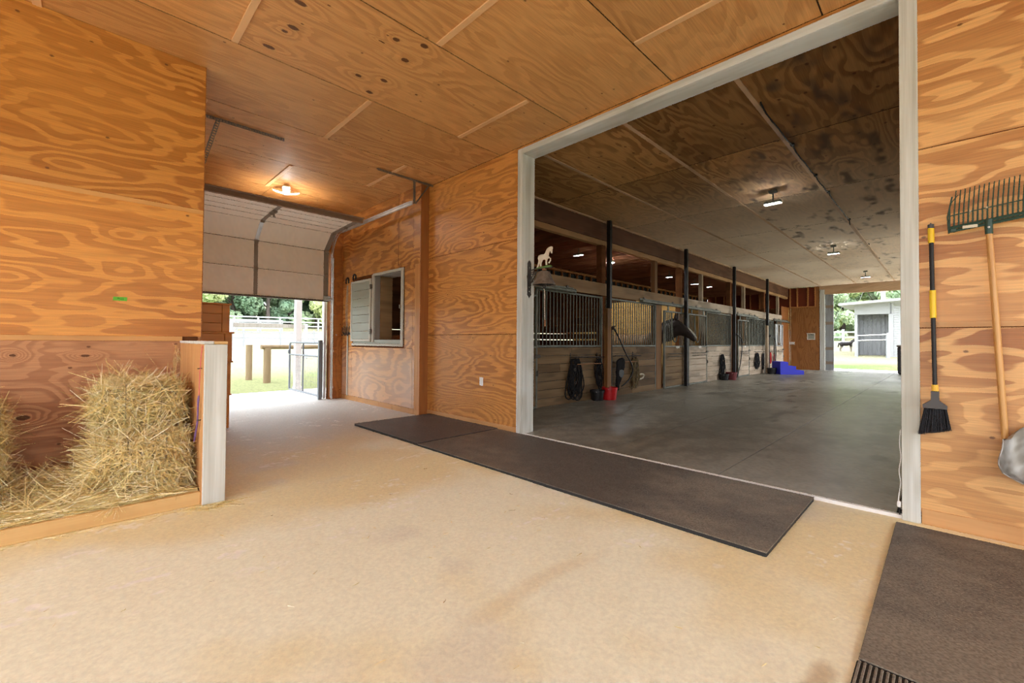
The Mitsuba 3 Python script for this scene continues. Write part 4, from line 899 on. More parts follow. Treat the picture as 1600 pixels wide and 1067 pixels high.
part(k, 'grass_base', mv(prism(Polygon([(-3.80, 2.168), (-3.79, 2.178), (-3.70, 2.192), (-3.60, 2.197), (-3.52, 2.196), (-3.505, 2.182), (-3.52, 2.17)]), 0.012), frame_M((JX + 0.006, 0, 0), (0, -1, 0), (0, 0, 1))), 'm_green_paint', label='green painted grass strip under the horse')
BY = 3.632
bs = part(k, 'bell_shell', lathe([(0.128, 1.957), (0.148, 1.95), (0.140, 1.975), (0.108, 2.03), (0.088, 2.085), (0.074, 2.12), (0.04, 2.132), (0.0, 2.134)], 28, (JX, BY, 0)), 'm_bell', smooth=50)
part(k, 'bell_inside', lathe([(0.0, 2.11), (0.06, 2.10), (0.09, 2.03), (0.128, 1.957)], 28, (JX, BY, 0)), 'm_iron', smooth=50)
part(k, 'hanger', cat([tube([(JX, BY, 2.13), (JX, BY, 2.168)], 0.012, 8), bx(JX - 0.018, JX + 0.018, BY - 0.025, BY + 0.025, 2.14, 2.16, 0.004)]), 'm_rust')
cl = part(bs, 'clapper', cat([tm(trimesh.creation.icosphere(subdivisions=2, radius=0.024)) and shift(tm(trimesh.creation.icosphere(subdivisions=2, radius=0.024)), (JX, BY, 1.925)), tube([(JX, BY, 2.11), (JX, BY, 1.93)], 0.006, 6)]), 'm_iron')
part(k, 'pull_rope', tube(curve([(JX, BY, 1.905), (JX, BY - 0.012, 1.83), (JX, BY - 0.014, 1.62), (JX, BY - 0.018, 1.50)], 10), 0.005, 6), 'm_cream')
part(k, 'rope_tassel', tube([(JX, BY - 0.018, 1.50), (JX, BY - 0.019, 1.42)], [0.007, 0.012], 8), 'm_rust')

# ------------------------------------------------------------------ stalls along the aisle
st = struct('ceiling_stalls')
part(st, 'decking', bx(4.2, XE + 0.1, YS + 0.14, YB + 0.1, ZA + 0.002, ZA + 0.12), 'm_decking')
for x in np.arange(4.55, XE, 0.405):
    part(st, 'joist', bx(x - 0.019, x + 0.019, YS + 0.15, YB - 0.001, 3.635, ZA, 0.003), 'm_joist')
bm = struct('aisle_beam')
for a, b in zip([4.305, 8.1, 12.05, 16.1, 20.1], [8.1, 12.05, 16.1, 20.1, XE]):
    part(bm, 'beam_length', bx(a + 0.001, b - 0.001, YS, YS + 0.14, 3.46, ZA, 0.004), 'm_beam')
    part(bm, 'bottom_plate', bx(a + 0.001, b - 0.001, YS + 0.03, YS + 0.14, 3.35, 3.459, 0.004), 'm_beam_low')
PX = [8.10, 12.06, 16.08, 20.08]
PN = ['nearest the red bucket', 'between the two facing sliding doors', 'behind the maroon bucket', 'nearest the blue mounting block']
for i, x in enumerate(PX):
    k = thing('stall_post', f'dark timber post with a black steel pole in front, {PN[i]}', 'post', 'posts along the stalls')
    part(k, 'timber', bx(x - 0.075, x + 0.075, YS + 0.005, YS + 0.145, 0.0, 3.35, 0.004), 'm_dark_wood')
    dx = (-0.09, -0.13, -0.24, -0.34)[i]
    if i in (0, 3): part(k, 'pad', bx(x - 0.085 + dx, x + 0.062 + dx, YS - 0.215, YS - 0.126, 0.02, 1.95, 0.005), 'm_post' if i < 2 else 'm_post_pale')
    part(k, 'steel_pole', bx(x + 0.0 + dx, x + 0.085 + dx, YS - 0.215, YS - 0.127, 1.951 if i in (0, 3) else 0.02, ZA - 0.014, 0.006), 'm_black')
for i, (x, w_, m_) in enumerate(((10.57, 0.075, 'm_post'), (13.62, 0.05, 'm_post_pale'), (17.62, 0.05, 'm_post_pale'), (22.3, 0.05, 'm_post_pale'))):
    k = thing('jamb_post', f'upright timber jamb between stall header rail and beam, {["nearest", "second nearest", "third", "farthest"][i]} of four', 'post', 'jamb posts along the stalls')
    part(k, 'upright', bx(x - w_, x + w_, YS + 0.02, YS + 0.13, 0.0, 3.349, 0.004), m_)
    part(k, 'door_stop', bx(x - (0.10 if i == 0 else 0.045), x + (0.20 if i == 0 else 0.045), YS - 0.04, YS + 0.019, 0.0, 2.23, 0.004), m_)
k = struct('stall_header_rail')
for a, b, m_ in ((4.305, 8.1, 'm_rail'), (8.1, 12.06, 'm_rail'), (12.06, 16.1, 'm_stall_board_pale'), (16.1, 20.1, 'm_stall_board_pale'), (20.1, 22.55, 'm_stall_board_pale')):
    part(k, 'board', bx(a + 0.001, b - 0.001, YS - 0.04, YS + 0.004, 2.235, 2.50, 0.004), m_)
def door_rail(x0, x1, label):
    k = thing('sliding_rail', label, 'rail', 'overhead rails of the sliding doors')
    part(k, 'track', cat([bx(x0, x1, YS - 0.125, YS - 0.05, 2.20, 2.262, 0.014), bx(x0, x1, YS - 0.06, YS - 0.042, 2.20, 2.30, 0.002)]), 'm_galv')
    part(k, 'end_cap', bx(x1 - 0.02, x1 + 0.012, YS - 0.13, YS - 0.045, 2.19, 2.27, 0.01), 'm_galv')
    for x in np.linspace(x0 + 0.2, x1 - 0.2, 4):
        part(k, 'bracket', bx(x - 0.03, x + 0.03, YS - 0.07, YS - 0.041, 2.26, 2.33, 0.003), 'm_steel_dark')
door_rail(4.45, 6.94, 'grey overhead sliding door rail right behind the dinner bell')
door_rail(9.6, 14.75, 'long grey overhead rail above the horse looking out of its stall')
door_rail(16.4, 18.75, 'grey overhead sliding door rail beyond the third post')
door_rail(21.1, 23.6, 'farthest grey overhead door rail, above the blue mounting block')

def front(x0, x1, label, wood, bars=True):
    k = thing('stall_partition', label, 'stall front', 'fixed stall fronts')
    n_ = 7; h_ = 1.105 / n_
    for i in range(n_):
        z0 = 0.012 + i * h_; cut = x0 + (x1 - x0) * RNG.uniform(0.3, 0.7); off = RNG.uniform(-0.004, 0.004)
        for a, b in ((x0, cut), (cut, x1)):
            alt = {'m_stall_board': 'm_stall_board_dark', 'm_stall_board_pale': 'm_stall_board_grey'}[wood]
            part(k, 'plank', bx(a + 0.002, b - 0.002, YS - 0.03 + off, YS + 0.008, z0 + 0.004, z0 + h_ - 0.004, 0.005), alt if RNG.random() < 0.4 else wood)
    part(k, 'backing', bx(x0 + 0.01, x1 - 0.01, YS - 0.012, YS + 0.004, 0.02, 1.11), 'm_steel_dark')
    part(k, 'lower_rail', bx(x0, x1, YS - 0.036, YS + 0.012, 1.118, 1.16, 0.004), 'm_galv')
    part(k, 'upper_rail', bx(x0, x1, YS - 0.03, YS + 0.01, 2.17, 2.21, 0.004), 'm_galv')
    for x in (x0 + 0.018, x1 - 0.018):
        part(k, 'end_channel', bx(x - 0.018, x + 0.018, YS - 0.038, YS + 0.012, 0.012, 2.215, 0.004), 'm_galv')
    for x in np.arange(x0 + 0.10, x1 - 0.06, 0.104):
        part(k, 'bar', tube([(x, YS - 0.01, 1.158), (x, YS - 0.01, 2.172)], 0.0125, 8, caps=False), 'm_galv', smooth=True)
front(5.86, 8.0, 'brown plank stall front with dark bars behind the dinner bell', 'm_stall_board')
front(8.18, 10.46, 'brown plank stall front whose bars stand against a yellow lit partition', 'm_stall_board')
front(13.78, 15.98, 'pale plank stall front between the second horse door and the maroon bucket', 'm_stall_board_pale')
front(17.86, 19.98, 'pale plank stall front with black halters beyond the third post', 'm_stall_board_pale')
front(20.18, 21.28, 'short pale plank stall front behind the blue mounting block', 'm_stall_board_pale')

def stall_door(x0, x1, label, wood, plate=True, rail_m='m_galv', yoke=None):
    k = thing('stall_door', label, 'door', 'sliding stall doors')
    y0, y1 = YS - 0.105, YS - 0.055
    for x in (x0 + 0.02, x1 - 0.02):
        part(k, 'side_rail', bx(x - 0.02, x + 0.02, y0, y1, 0.025, 2.07, 0.005), rail_m)
    for z in (0.045, 1.125, 2.05):
        part(k, 'cross_rail', bx(x0 + 0.041, x1 - 0.041, y0, y1, z - 0.02, z + 0.02, 0.005), rail_m)
    n_ = 6; h_ = 1.04 / n_
    for i in range(n_):
        part(k, 'plank', bx(x0 + 0.042, x1 - 0.042, y0 + 0.008, y1 - 0.008, 0.066 + i * h_ + 0.003, 0.066 + (i + 1) * h_ - 0.003, 0.004), wood)
    xc = (x0 + x1) / 2 if yoke is None else yoke; yy = (y0 + y1) / 2
    for x in np.arange(x0 + 0.13, x1 - 0.09, 0.104):
        if abs(x - xc) > 0.21:
            part(k, 'bar', tube([(x, yy, 1.146), (x, yy, 2.03)], 0.011, 8, caps=False), rail_m, smooth=True)
    part(k, 'yoke', tube(curve([(xc - 0.20, yy, 2.03), (xc - 0.17, yy, 1.7), (xc - 0.12, yy, 1.36), (xc, yy, 1.24), (xc + 0.12, yy, 1.36), (xc + 0.17, yy, 1.7), (xc + 0.20, yy, 2.03)], 24), 0.016, 8), rail_m, smooth=True)
    for z in (0.86, 0.93):
        part(k, 'push_bar', tube([(x0 + 0.2, y0 - 0.03, z), (x1 - 0.1, y0 - 0.03, z)], 0.011, 6), 'm_steel_dark')
    part(k, 'latch', cat([bx(x1 - 0.09, x1 + 0.05, y0 - 0.03, y0 - 0.005, 0.93, 0.99, 0.005), bx(x1 - 0.03, x1 + 0.0, y0 - 0.03, y0 - 0.005, 0.60, 0.70, 0.005)]), 'm_steel_dark')
    part(k, 'roller', cat([bx(x - 0.03, x + 0.03, y0 + 0.01, y0 + 0.035, 2.07, 2.20, 0.004) for x in (x0 + 0.25, x1 - 0.25)]), 'm_galv')
    if plate:
        part(k, 'name_plate', bx(xc + 0.02, xc + 0.22, y0 - 0.006, y0 - 0.001, 1.07, 1.13, 0.002), 'm_paper')
    return k
stall_door(4.42, 5.82, 'sliding stall door almost hidden behind the left white frame', 'm_stall_board', False)
stall_door(10.80, 12.12, 'sliding stall door with the dark horse looking out over it', 'm_stall_board')
stall_door(12.30, 13.66, 'sliding stall door directly beyond the one the horse looks over', 'm_stall_board_pale')
stall_door(16.50, 17.72, 'sliding stall door just beyond the maroon bucket', 'm_stall_board_pale')
stall_door(21.30, 22.52, 'bright galvanized stall door behind the blue mounting block', 'm_stall_board_pale', False, 'm_galv_bright')
for x, m_, lb in ((8.10, 'm_dark_wood', 'a'), (12.06, 'm_partition', 'b'), (16.08, 'm_partition', 'c'), (20.08, 'm_dark_wood', 'd')):  # lamplit partitions yellow, unlit ones dark: the light is in their colours
    k = struct('wall_stall')
    zz = [(0.01 + i * 0.165, 0.01 + (i + 1) * 0.165) for i in range(15)]
    if lb == 'a': zz = [(0.01 + i * 0.209, 0.01 + (i + 1) * 0.209) for i in range(6)] + [(1.293, 1.412)] + [(1.445 + i * 0.173, 1.445 + (i + 1) * 0.173) for i in range(6)]
    for z0, z1 in zz:
        part(k, 'plank', bx(x - 0.02, x + 0.02, YS + 0.15, YB - 0.002, z0 + 0.003, z1 - 0.003, 0.004), m_)
k = struct('wall_stall_first')
for i in range(15):
    z0 = 0.01 + i * 0.165
    for a, b in ((YS + 0.05, HY0 - 0.03), (HY1 + 0.03, YB - 0.002)) if 1.2 < z0 < 2.46 else ((YS + 0.05, YB - 0.002),):
        part(k, 'plank', bx(4.297, 4.318, a, b, z0 + 0.003, z0 + 0.162, 0.004), 'm_dark_wood')
k = struct('plywood_end_panel')
part(k, 'sheet', bx(22.58, XE - 0.002, YS - 0.02, YS, 0.0, 2.93, 0.003), 'm_jog_wood')

# lamps over the stalls and the aisle
def flat_lamp(x, y, zc, zl, rad, label, group, w=0.13, d=0.05):
    k = thing('led_lamp', label, 'ceiling light', group)
    part(k, 'mount', bx(x - 0.05, x + 0.05, y - 0.06, y + 0.06, zc - 0.045, zc, 0.006), 'm_galv')
    part(k, 'stem', tube([(x, y, zc - 0.045), (x + 0.01, y, zl + 0.05)], 0.012, 8), 'm_galv')
    hk = part(k, 'housing', bx(x - d, x + d, y - w, y + w, zl + 0.006, zl + 0.05, 0.01), 'm_galv')
    e = (np.array([[x - d + 0.006, y - w + 0.006, zl], [x + d - 0.006, y - w + 0.006, zl], [x + d - 0.006, y + w - 0.006, zl], [x - d + 0.006, y + w - 0.006, zl],
                   [x - d + 0.006, y - w + 0.006, zl + 0.006], [x + d - 0.006, y - w + 0.006, zl + 0.006], [x + d - 0.006, y + w - 0.006, zl + 0.006], [x - d + 0.006, y + w - 0.006, zl + 0.006]]),
         np.array([[0, 2, 1], [0, 3, 2], [0, 1, 5], [0, 5, 4], [1, 2, 6], [1, 6, 5], [2, 3, 7], [2, 7, 6], [3, 0, 4], [3, 4, 7]]))
    part(hk, 'lit_panel', e, 'm_led', emitter=led(rad))
flat_lamp(8.40, 2.08, ZA, 3.62, 120, 'brightest bar lamp on a stem under the aisle ceiling, nearest the opening', 'aisle lamps')
flat_lamp(14.2, 2.09, ZA, 3.62, 60, 'second lamp under the aisle ceiling, halfway to the far doorway', 'aisle lamps')
flat_lamp(19.95, 2.01, ZA, 3.62, 30, 'farthest lamp under the aisle ceiling, just before the far doorway', 'aisle lamps')
SL = 'small lit lamp hanging under the dark joists above the stalls'
flat_lamp(9.10, 6.70, ZA, 3.46, 16, 'brightest lamp under the dark joists, left of the first black pole', 'stall lamps')
flat_lamp(10.55, 6.66, ZA, 3.46, 220, 'lamp under the dark joists just right of the first black pole', 'stall lamps', 0.09, 0.07)
flat_lamp(14.25, 6.67, ZA, 3.46, 10, 'lamp under the dark joists just left of the second post', 'stall lamps', 0.09, 0.07)
flat_lamp(16.6, 6.76, ZA, 3.46, 12, 'lamp under the dark joists, the nearer of the close pair before the third post', 'stall lamps')
flat_lamp(17.8, 6.66, ZA, 3.46, 12, 'lamp under the dark joists, the farther of the close pair before the third post', 'stall lamps', 0.09, 0.07)

# cable along the aisle ceiling
k = thing('ceiling_cable', 'black cable sagging along a batten of the aisle ceiling', 'cable')
cp = []
for a, b in ((5.2, 6.6), (6.6, 8.05), (8.05, 9.1), (9.1, 11.4)):
    for t in np.linspace(0, 1, 7)[:-1]:
        cp.append((a + (b - a) * t, 1.405 + 0.01 * math.sin(9 * t), ZA - 0.014 - 0.045 * math.sin(math.pi * t)))
cp += [(11.4, 1.41, ZA - 0.014), (11.52, 1.41, ZA - 0.11)]
part(k, 'cable', tube(cp, 0.009, 6), 'm_black')
part(k, 'clip', cat([bx(x - 0.02, x + 0.02, 1.385, 1.43, ZA - 0.03, ZA - 0.001, 0.003) for x in (6.6, 8.05, 9.1, 11.4, 14.6, 17.2)]), 'm_black')
part(k, 'conduit', tube([(11.5, 1.41, ZA - 0.03), (17.2, 1.41, ZA - 0.03)], 0.012, 6), 'm_batten_aisle')

# ------------------------------------------------------------------ things along the stall fronts
def loops(x, y, zt, zb, w, n, r, seed):
    rg = np.random.default_rng(seed); ms = []
    for i in range(n):
        x0 = x + rg.uniform(-0.25, 0.25) * w; z1 = zb + (zt - zb) * rg.uniform(0, 0.35); wa_, wb_ = rg.uniform(0.15, 0.5, 2) * w
        xe = x0 + rg.uniform(-0.3, 0.3) * w; zm = zt - (zt - z1) * rg.uniform(0.35, 0.7)
        yy = y - 0.012 * (1 + rg.integers(0, 4))
        p = curve([(x0, yy, zt), (x0 - wa_, yy - 0.006, zm), (xe - wa_ * 0.7, yy, z1 + 0.08), (xe, yy - 0.006, z1), (xe + wb_ * 0.7, yy, z1 + 0.09), (x0 + wb_, yy, zm + 0.05), (x0 + 0.01, yy - 0.004, zt)], 20)
        ms.append(tube(p, r, 5))
    return cat(ms)
def rings(x, y, zs_, seed):
    rg = np.random.default_rng(seed); ms = []
    for z in zs_:
        a = np.linspace(0, 2 * math.pi, 11)[:-1]; xo = x + rg.uniform(-0.05, 0.05)
        ms.append(tube(np.stack([xo + 0.025 * np.cos(a), np.full(10, y - 0.06), z + 0.025 * np.sin(a)], -1), 0.005, 5, closed=True))
    return cat(ms)
def halter(x, zt, zb, w, n, label, m_='m_black_cloth', r=0.011, seed=1, ring=True):
    k = thing('halter' if ring else 'lead_rope', label, 'halter' if ring else 'rope', 'halters and ropes hanging on the stall fronts')
    part(k, 'strap', loops(x, YS - 0.05, zt, zb, w, n, r, seed), m_)
    if ring: part(k, 'ring', rings(x, YS - 0.05, [zt - 0.25 * (zt - zb), zt - 0.55 * (zt - zb), zb + 0.08], seed), 'm_perf')
    part(k, 'hook', tube([(x, YS - 0.03, zt + 0.03), (x, YS - 0.10, zt + 0.01), (x, YS - 0.115, zt + 0.035)], 0.007, 6), 'm_iron')
def rack(x0, x1, label):
    k = thing('blanket_rack', label, 'rack', 'blanket racks on the stall fronts')
    part(k, 'bracket', cat([bx(x - 0.012, x + 0.012, YS - 0.045, YS - 0.035, 0.80, 1.0, 0.002) for x in (x0, x1)]), 'm_iron')
    part(k, 'arm', tube([(x0, YS - 0.04, 0.92), (x0, YS - 0.13, 0.92)], 0.008, 6), 'm_iron')
    for x, z in ((x1, 0.92), (x0, 0.78), (x1, 0.78)):
        part(k, 'arm', tube([(x, YS - 0.04, z), (x, YS - 0.13, z)], 0.008, 6), 'm_iron')
    part(k, 'bar', tube([(x0 - 0.02, YS - 0.13, 0.925), (x1 + 0.22, YS - 0.13, 0.905)], 0.011, 8), 'm_iron')
    part(k, 'lower_bar', tube([(x0 + 0.1, YS - 0.13, 0.78), (x1 + 0.03, YS - 0.13, 0.775)], 0.011, 8), 'm_rust')
rack(6.87, 7.78, 'black blanket rack on the nearest brown stall front left of the first post')
rack(8.38, 9.28, 'black blanket rack on the brown stall front right of the first post')
halter(6.97, 0.89, 0.03, 0.42, 20, 'big bundle of black halters and ropes hanging to the floor on the nearest rack', seed=3)
halter(7.80, 0.87, 0.14, 0.24, 9, 'slim bundle of black halters just left of the first post', seed=4)
halter(9.33, 0.85, 0.10, 0.30, 14, 'mottled tan and black halter bundle on the rack right of the first post', 'm_olive_rope', seed=5)
halter(15.0, 0.84, 0.08, 0.42, 14, 'black halter bundle on the pale stall front left of the maroon bucket', seed=6)
halter(18.75, 0.84, 0.18, 0.50, 15, 'black halter bundle on the pale front beyond the third post', seed=7)
halter(19.55, 0.80, 0.15, 0.22, 8, 'narrow black rope bundle just left of the fourth post', seed=8)
halter(20.5, 0.84, 0.38, 0.22, 9, 'red rope hanging right of the fourth post', 'm_red_rope', 0.016, 9, False)
halter(21.1, 0.78, 0.20, 0.12, 5, 'thin dark red rope beside the farthest stall door', 'm_maroon', 0.014, 10, False)
k = thing('rack_pole', 'thin rail with black ropes hung from it at the fourth post', 'rail')
whole(k, tube([(18.4, YS - 0.09, 0.90), (21.9, YS - 0.09, 0.89)], 0.012, 6), 'm_steel_dark')
k = thing('fly_mask', 'black fly mask with a grey patch hanging right of the first post', 'horse mask')
fm = rounded_block(8.30, 8.72, YS - 0.22, YS - 0.14, 0.22, 0.87, p=3, lump=0.03, seed=6)
v_ = fm[0].copy(); t_ = np.clip((0.87 - v_[:, 2]) / 0.65, 0, 1); cxm = 8.51 - 0.15 * t_ ** 1.2 + 0.02; v_[:, 0] = cxm + (v_[:, 0] - 8.51) * (1.0 - 0.80 * np.clip(t_, 0, 1) ** 0.9)
part(k, 'mask', (v_, fm[1]), 'm_black_cloth', smooth=True)
pt = rounded_block(8.38, 8.58, YS - 0.235, YS - 0.19, 0.44, 0.62, p=3, lump=0.012, seed=7)
part(k, 'patch', pt, 'm_grey_cloth', smooth=True)
part(k, 'strap', loops(8.40, YS - 0.14, 0.5, 0.10, 0.14, 4, 0.008, 12), 'm_black_cloth')
k = thing('grooming_brush', 'pale curved brush handle hanging right of the tan halter bundle', 'brush')
part(k, 'handle', tube(curve([(9.52, YS - 0.06, 0.44), (9.62, YS - 0.09, 0.46), (9.74, YS - 0.09, 0.43), (9.70, YS - 0.07, 0.36), (9.58, YS - 0.06, 0.34)], 14), 0.02, 8), 'm_cream')
part(k, 'hook', tube([(9.52, YS - 0.06, 0.44), (9.50, YS - 0.03, 0.50)], 0.006, 6), 'm_iron')

def bucket(x, y, h_, r, m_, label, fill='m_black'):
    k = thing('bucket', label, 'bucket')
    bb_ = part(k, 'body', lathe([(0, 0.004), (r * 0.80, 0.0), (r * 0.84, 0.01), (r * 0.97, h_ - 0.05), (r * 1.05, h_ - 0.045), (r * 1.05, h_), (r * 0.97, h_), (r * 0.78, 0.03), (0, 0.03)], 24, (x, y, 0.021)), m_, smooth=35)
    a = np.linspace(0.25, math.pi - 0.25, 14)
    part(bb_, 'bail', tube(np.stack([x + r * 1.03 * np.cos(a), y - 0.03 - 0.75 * r * np.sin(a) * 0.8, 0.02 + h_ - 0.02 - 0.02 * np.sin(a)], -1), 0.004, 6), 'm_galv_bright')
    return k
bucket(7.88, 4.98, 0.26, 0.155, 'm_red', 'bright red plastic bucket at the foot of the first post')
bucket(7.60, 5.10, 0.21, 0.14, 'm_black', 'black rubber bucket half behind the red bucket')
bucket(15.18, 4.97, 0.25, 0.165, 'm_maroon', 'maroon bucket at the foot of the third post')
bucket(14.86, 5.10, 0.20, 0.15, 'm_black', 'black bucket left of the maroon bucket')
bucket(19.40, 4.86, 0.23, 0.165, 'm_black', 'black bucket between the fourth post and the blue mounting block')

def hydrant(x, label, hose):
    k = thing('water_hydrant', label, 'hydrant', 'frost-free hydrants at the stall posts')
    part(k, 'standpipe', tube([(x, YS - 0.19, 0.02), (x, YS - 0.19, 1.52)], 0.018, 8), 'm_steel_dark')
    part(k, 'head', cat([bx(x - 0.03, x + 0.03, YS - 0.26, YS - 0.17, 1.49, 1.56, 0.012), tube([(x, YS - 0.2, 1.56), (x + 0.10, YS - 0.24, 1.575)], 0.011, 6)]), 'm_iron')
    part(k, 'hose', tube(curve(hose, 26), 0.014, 8), 'm_black', label='black hose arching down from the hydrant')
hydrant(8.12, 'water hydrant with a black hose on the first post above the red bucket', [(8.12, 5.02, 1.50), (8.25, 4.98, 1.30), (8.52, 4.98, 0.98), (8.78, 4.98, 0.72), (8.80, 4.98, 0.52), (8.60, 4.98, 0.36), (8.36, 4.98, 0.27)])
hydrant(15.95, 'water hydrant with a hanging hose on the third post', [(15.95, 5.02, 1.50), (16.2, 4.98, 1.35), (16.22, 4.98, 0.9), (16.0, 4.98, 0.4), (15.75, 4.98, 0.06)])
hydrant(19.98, 'water hydrant with a pale hose on the fourth post', [(19.98, 5.02, 1.50), (20.3, 4.98, 1.45), (20.5, 4.98, 1.1), (20.45, 4.98, 0.5), (20.0, 4.98, 0.1)])

# blue mounting block (three steps, seen from its side)
k = thing('mounting_block', 'bright blue plastic three-step mounting block at the end of the stalls', 'mounting block')
bpoly = Polygon([(0, 0), (0, 0.49), (0.30, 0.49), (0.30, 0.325), (0.60, 0.325), (0.60, 0.16), (0.90, 0.16), (0.90, 0)]).buffer(-0.02).buffer(0.02)
M = frame_M((19.72, 4.93, 0.021), (0.68, -0.733, 0), (0, 0, 1))
part(k, 'steps', mv(prism(bpoly, 0.58), M), 'm_blue')
part(k, 'tread_rib', mv(cat([bx(0.02 + 0.3 * i, 0.27 + 0.3 * i, [0.49, 0.325, 0.16][i], [0.496, 0.331, 0.166][i], 0.05 + 0.1 * j, 0.09 + 0.1 * j, 0.002) for i in range(3) for j in range(5)]), M), 'm_blue')
part(k, 'hand_hole', mv(bx(0.2985, 0.302, 0.40, 0.45, 0.22, 0.36, 0.001), M), 'm_black')

# end wall fittings
k = thing('wall_notice', 'framed notice on the brown end wall beside the far doorway', 'notice')
part(k, 'frame', cat([bx(XE - 0.02, XE, 4.22, 4.54, 1.68, 1.715, 0.003), bx(XE - 0.02, XE, 4.22, 4.54, 1.405, 1.44, 0.003), bx(XE - 0.02, XE, 4.22, 4.255, 1.44, 1.68, 0.003), bx(XE - 0.02, XE, 4.505, 4.54, 1.44, 1.68, 0.003)]), 'm_cream')
ns = part(k, 'sheet', bx(XE - 0.012, XE - 0.002, 4.255, 4.505, 1.44, 1.68), 'm_notice')
part(ns, 'heading', bx(XE - 0.014, XE - 0.012, 4.27, 4.49, 1.625, 1.66), 'm_steel_dark')
k = thing('junction_box', 'small white junction box low on the brown end wall left of the framed notice', 'switch box')
part(k, 'cover', bx(XE - 0.05, XE, 5.03, 5.24, 1.18, 1.305, 0.006), 'm_paper')
for y in (5.09, 5.18):
    part(k, 'switch', bx(XE - 0.058, XE - 0.049, y - 0.012, y + 0.012, 1.215, 1.27, 0.002), 'm_white')
k = thing('barn_door', 'grey weathered sliding barn door slid back beside the far doorway', 'door')
part(k, 'leaf', bx(XE + 0.16, XE + 0.22, 3.56, 4.9, 0.02, 3.6, 0.004), 'm_grey_door')
for z in (0.3, 0.95, 2.1, 2.85):
    part(k, 'cleat', bx(XE + 0.145, XE + 0.16, 3.565, 4.88, z, z + 0.13, 0.004), 'm_cleat')
part(k, 'track', bx(XE + 0.14, XE + 0.24, 0.2, 5.0, 3.74, 3.84, 0.01), 'm_galv')
k = thing('waste_bin', 'dark upright bin at the right side of the far doorway', 'bin')
part(k, 'body', bx(23.0, 23.5, 0.72, 1.345, 0.06, 1.12, 0.03), 'm_black')
part(k, 'lid', bx(22.98, 23.52, 0.70, 1.365, 1.12, 1.19, 0.02), 'm_steel_dark')
part(k, 'wheel', cat([tube([(23.1, y, 0.085), (23.1, y + 0.05, 0.085)], 0.065, 14) for y in (0.8, 1.25)] + [tube([(23.42, y, 0.085), (23.42, y + 0.05, 0.085)], 0.065, 14) for y in (0.8, 1.25)]), 'm_black')

# ------------------------------------------------------------------ horses
import manifold3d as m3
def bones(bl, length, iters=10, seg=16):
    parts_ = []
    for (p, r, q_, s) in bl:
        a = m3.Manifold.sphere(r, seg).translate(list(map(float, p))); b = m3.Manifold.sphere(s, seg).translate(list(map(float, q_)))
        parts_.append((a + b).hull())
    m_ = m3.Manifold.batch_boolean(parts_, m3.OpType.Add).refine_to_length(length)
    me = m_.to_mesh(); t = trimesh.Trimesh(me.vert_properties[:, :3], me.tri_verts)
    t.merge_vertices(); trimesh.smoothing.filter_taubin(t, 0.5, -0.53, iters)
    return tm(t)
k = thing('horse', 'dark brown horse with a pale blaze looking out over its stall door', 'horse')
hb = [((11.42, 6.0, 1.18), .27, (11.36, 6.75, 1.16), .31), ((11.36, 6.75, 1.16), .31, (11.28, 7.25, 1.20), .27), ((11.42, 6.0, 1.22), .26, (11.44, 5.75, 1.25), .20),
      ((11.44, 5.85, 1.28), .24, (11.45, 5.45, 1.56), .19), ((11.45, 5.45, 1.56), .19, (11.49, 5.18, 1.74), .13), ((11.46, 5.40, 1.38), .15, (11.50, 5.12, 1.58), .10),
      ((11.49, 5.17, 1.76), .115, (11.59, 5.01, 1.57), .125), ((11.59, 5.01, 1.57), .125, (11.73, 4.84, 1.36), .078), ((11.73, 4.84, 1.36), .078, (11.77, 4.80, 1.29), .066),
      ((11.52, 5.13, 1.62), .12, (11.58, 5.07, 1.50), .11)]
for (lx, ly) in ((11.28, 5.95), (11.55, 5.95)):
    hb += [((lx, ly, 1.0), .10, (lx, ly, 0.55), .055), ((lx, ly, 0.55), .052, (lx, ly, 0.16), .038), ((lx, ly, 0.16), .045, (lx, ly - 0.05, 0.05), .06)]
for (lx, ly) in ((11.15, 7.2), (11.42, 7.2)):
    hb += [((lx, ly, 1.1), .17, (lx, ly - 0.12, 0.78), .10), ((lx, ly - 0.12, 0.78), .09, (lx, ly + 0.12, 0.52), .055), ((lx, ly + 0.12, 0.52), .05, (lx, ly + 0.07, 0.16), .038), ((lx, ly + 0.07, 0.16), .045, (lx, ly + 0.02, 0.05), .06)]
hm = bones(hb, 0.05)
hcol = np.array([[0.028, 0.018, 0.013]]); bcol = np.array([[0.21, 0.11, 0.043]])
tt = np.clip((hm[0][:, 1] - 5.5) / 0.5, 0, 1)[:, None]  # head dark as in shadow, body tan as lamplit: put into the colour
lowleg = np.clip((0.75 - hm[0][:, 2]) / 0.3, 0, 1)[:, None]
scene['m_horse_skin'] = {'type': 'twosided', 'b': {'type': 'principled', 'base_color': VC, 'roughness': 0.55, 'specular': 0.25}}
part(k, 'body', hm, 'm_horse_skin', smooth=True, color=(hcol * (1 - tt) + bcol * tt) * (1 - lowleg) + hcol * lowleg)
for s in (-1, 1):
    part(k, 'ear', bones([((11.48 + 0.055 * s, 5.18, 1.86), .03, (11.47 + 0.065 * s, 5.17, 1.93), .032), ((11.47 + 0.065 * s, 5.17, 1.93), .032, (11.46 + 0.06 * s, 5.15, 2.03), .008)], 0.02, 4, 10), 'm_horse')
    part(k, 'eye', shift(tm(trimesh.creation.icosphere(subdivisions=2, radius=0.018)), (11.585 + 0.078 * s * 0.75, 5.03 + 0.078 * s * 0.55, 1.625)), 'm_black', smooth=True)
part(k, 'blaze', bones([((11.61, 4.895, 1.62), .022, (11.70, 4.785, 1.46), .026), ((11.70, 4.785, 1.46), .026, (11.765, 4.735, 1.35), .018)], 0.02, 4, 10), 'm_paper', smooth=True)
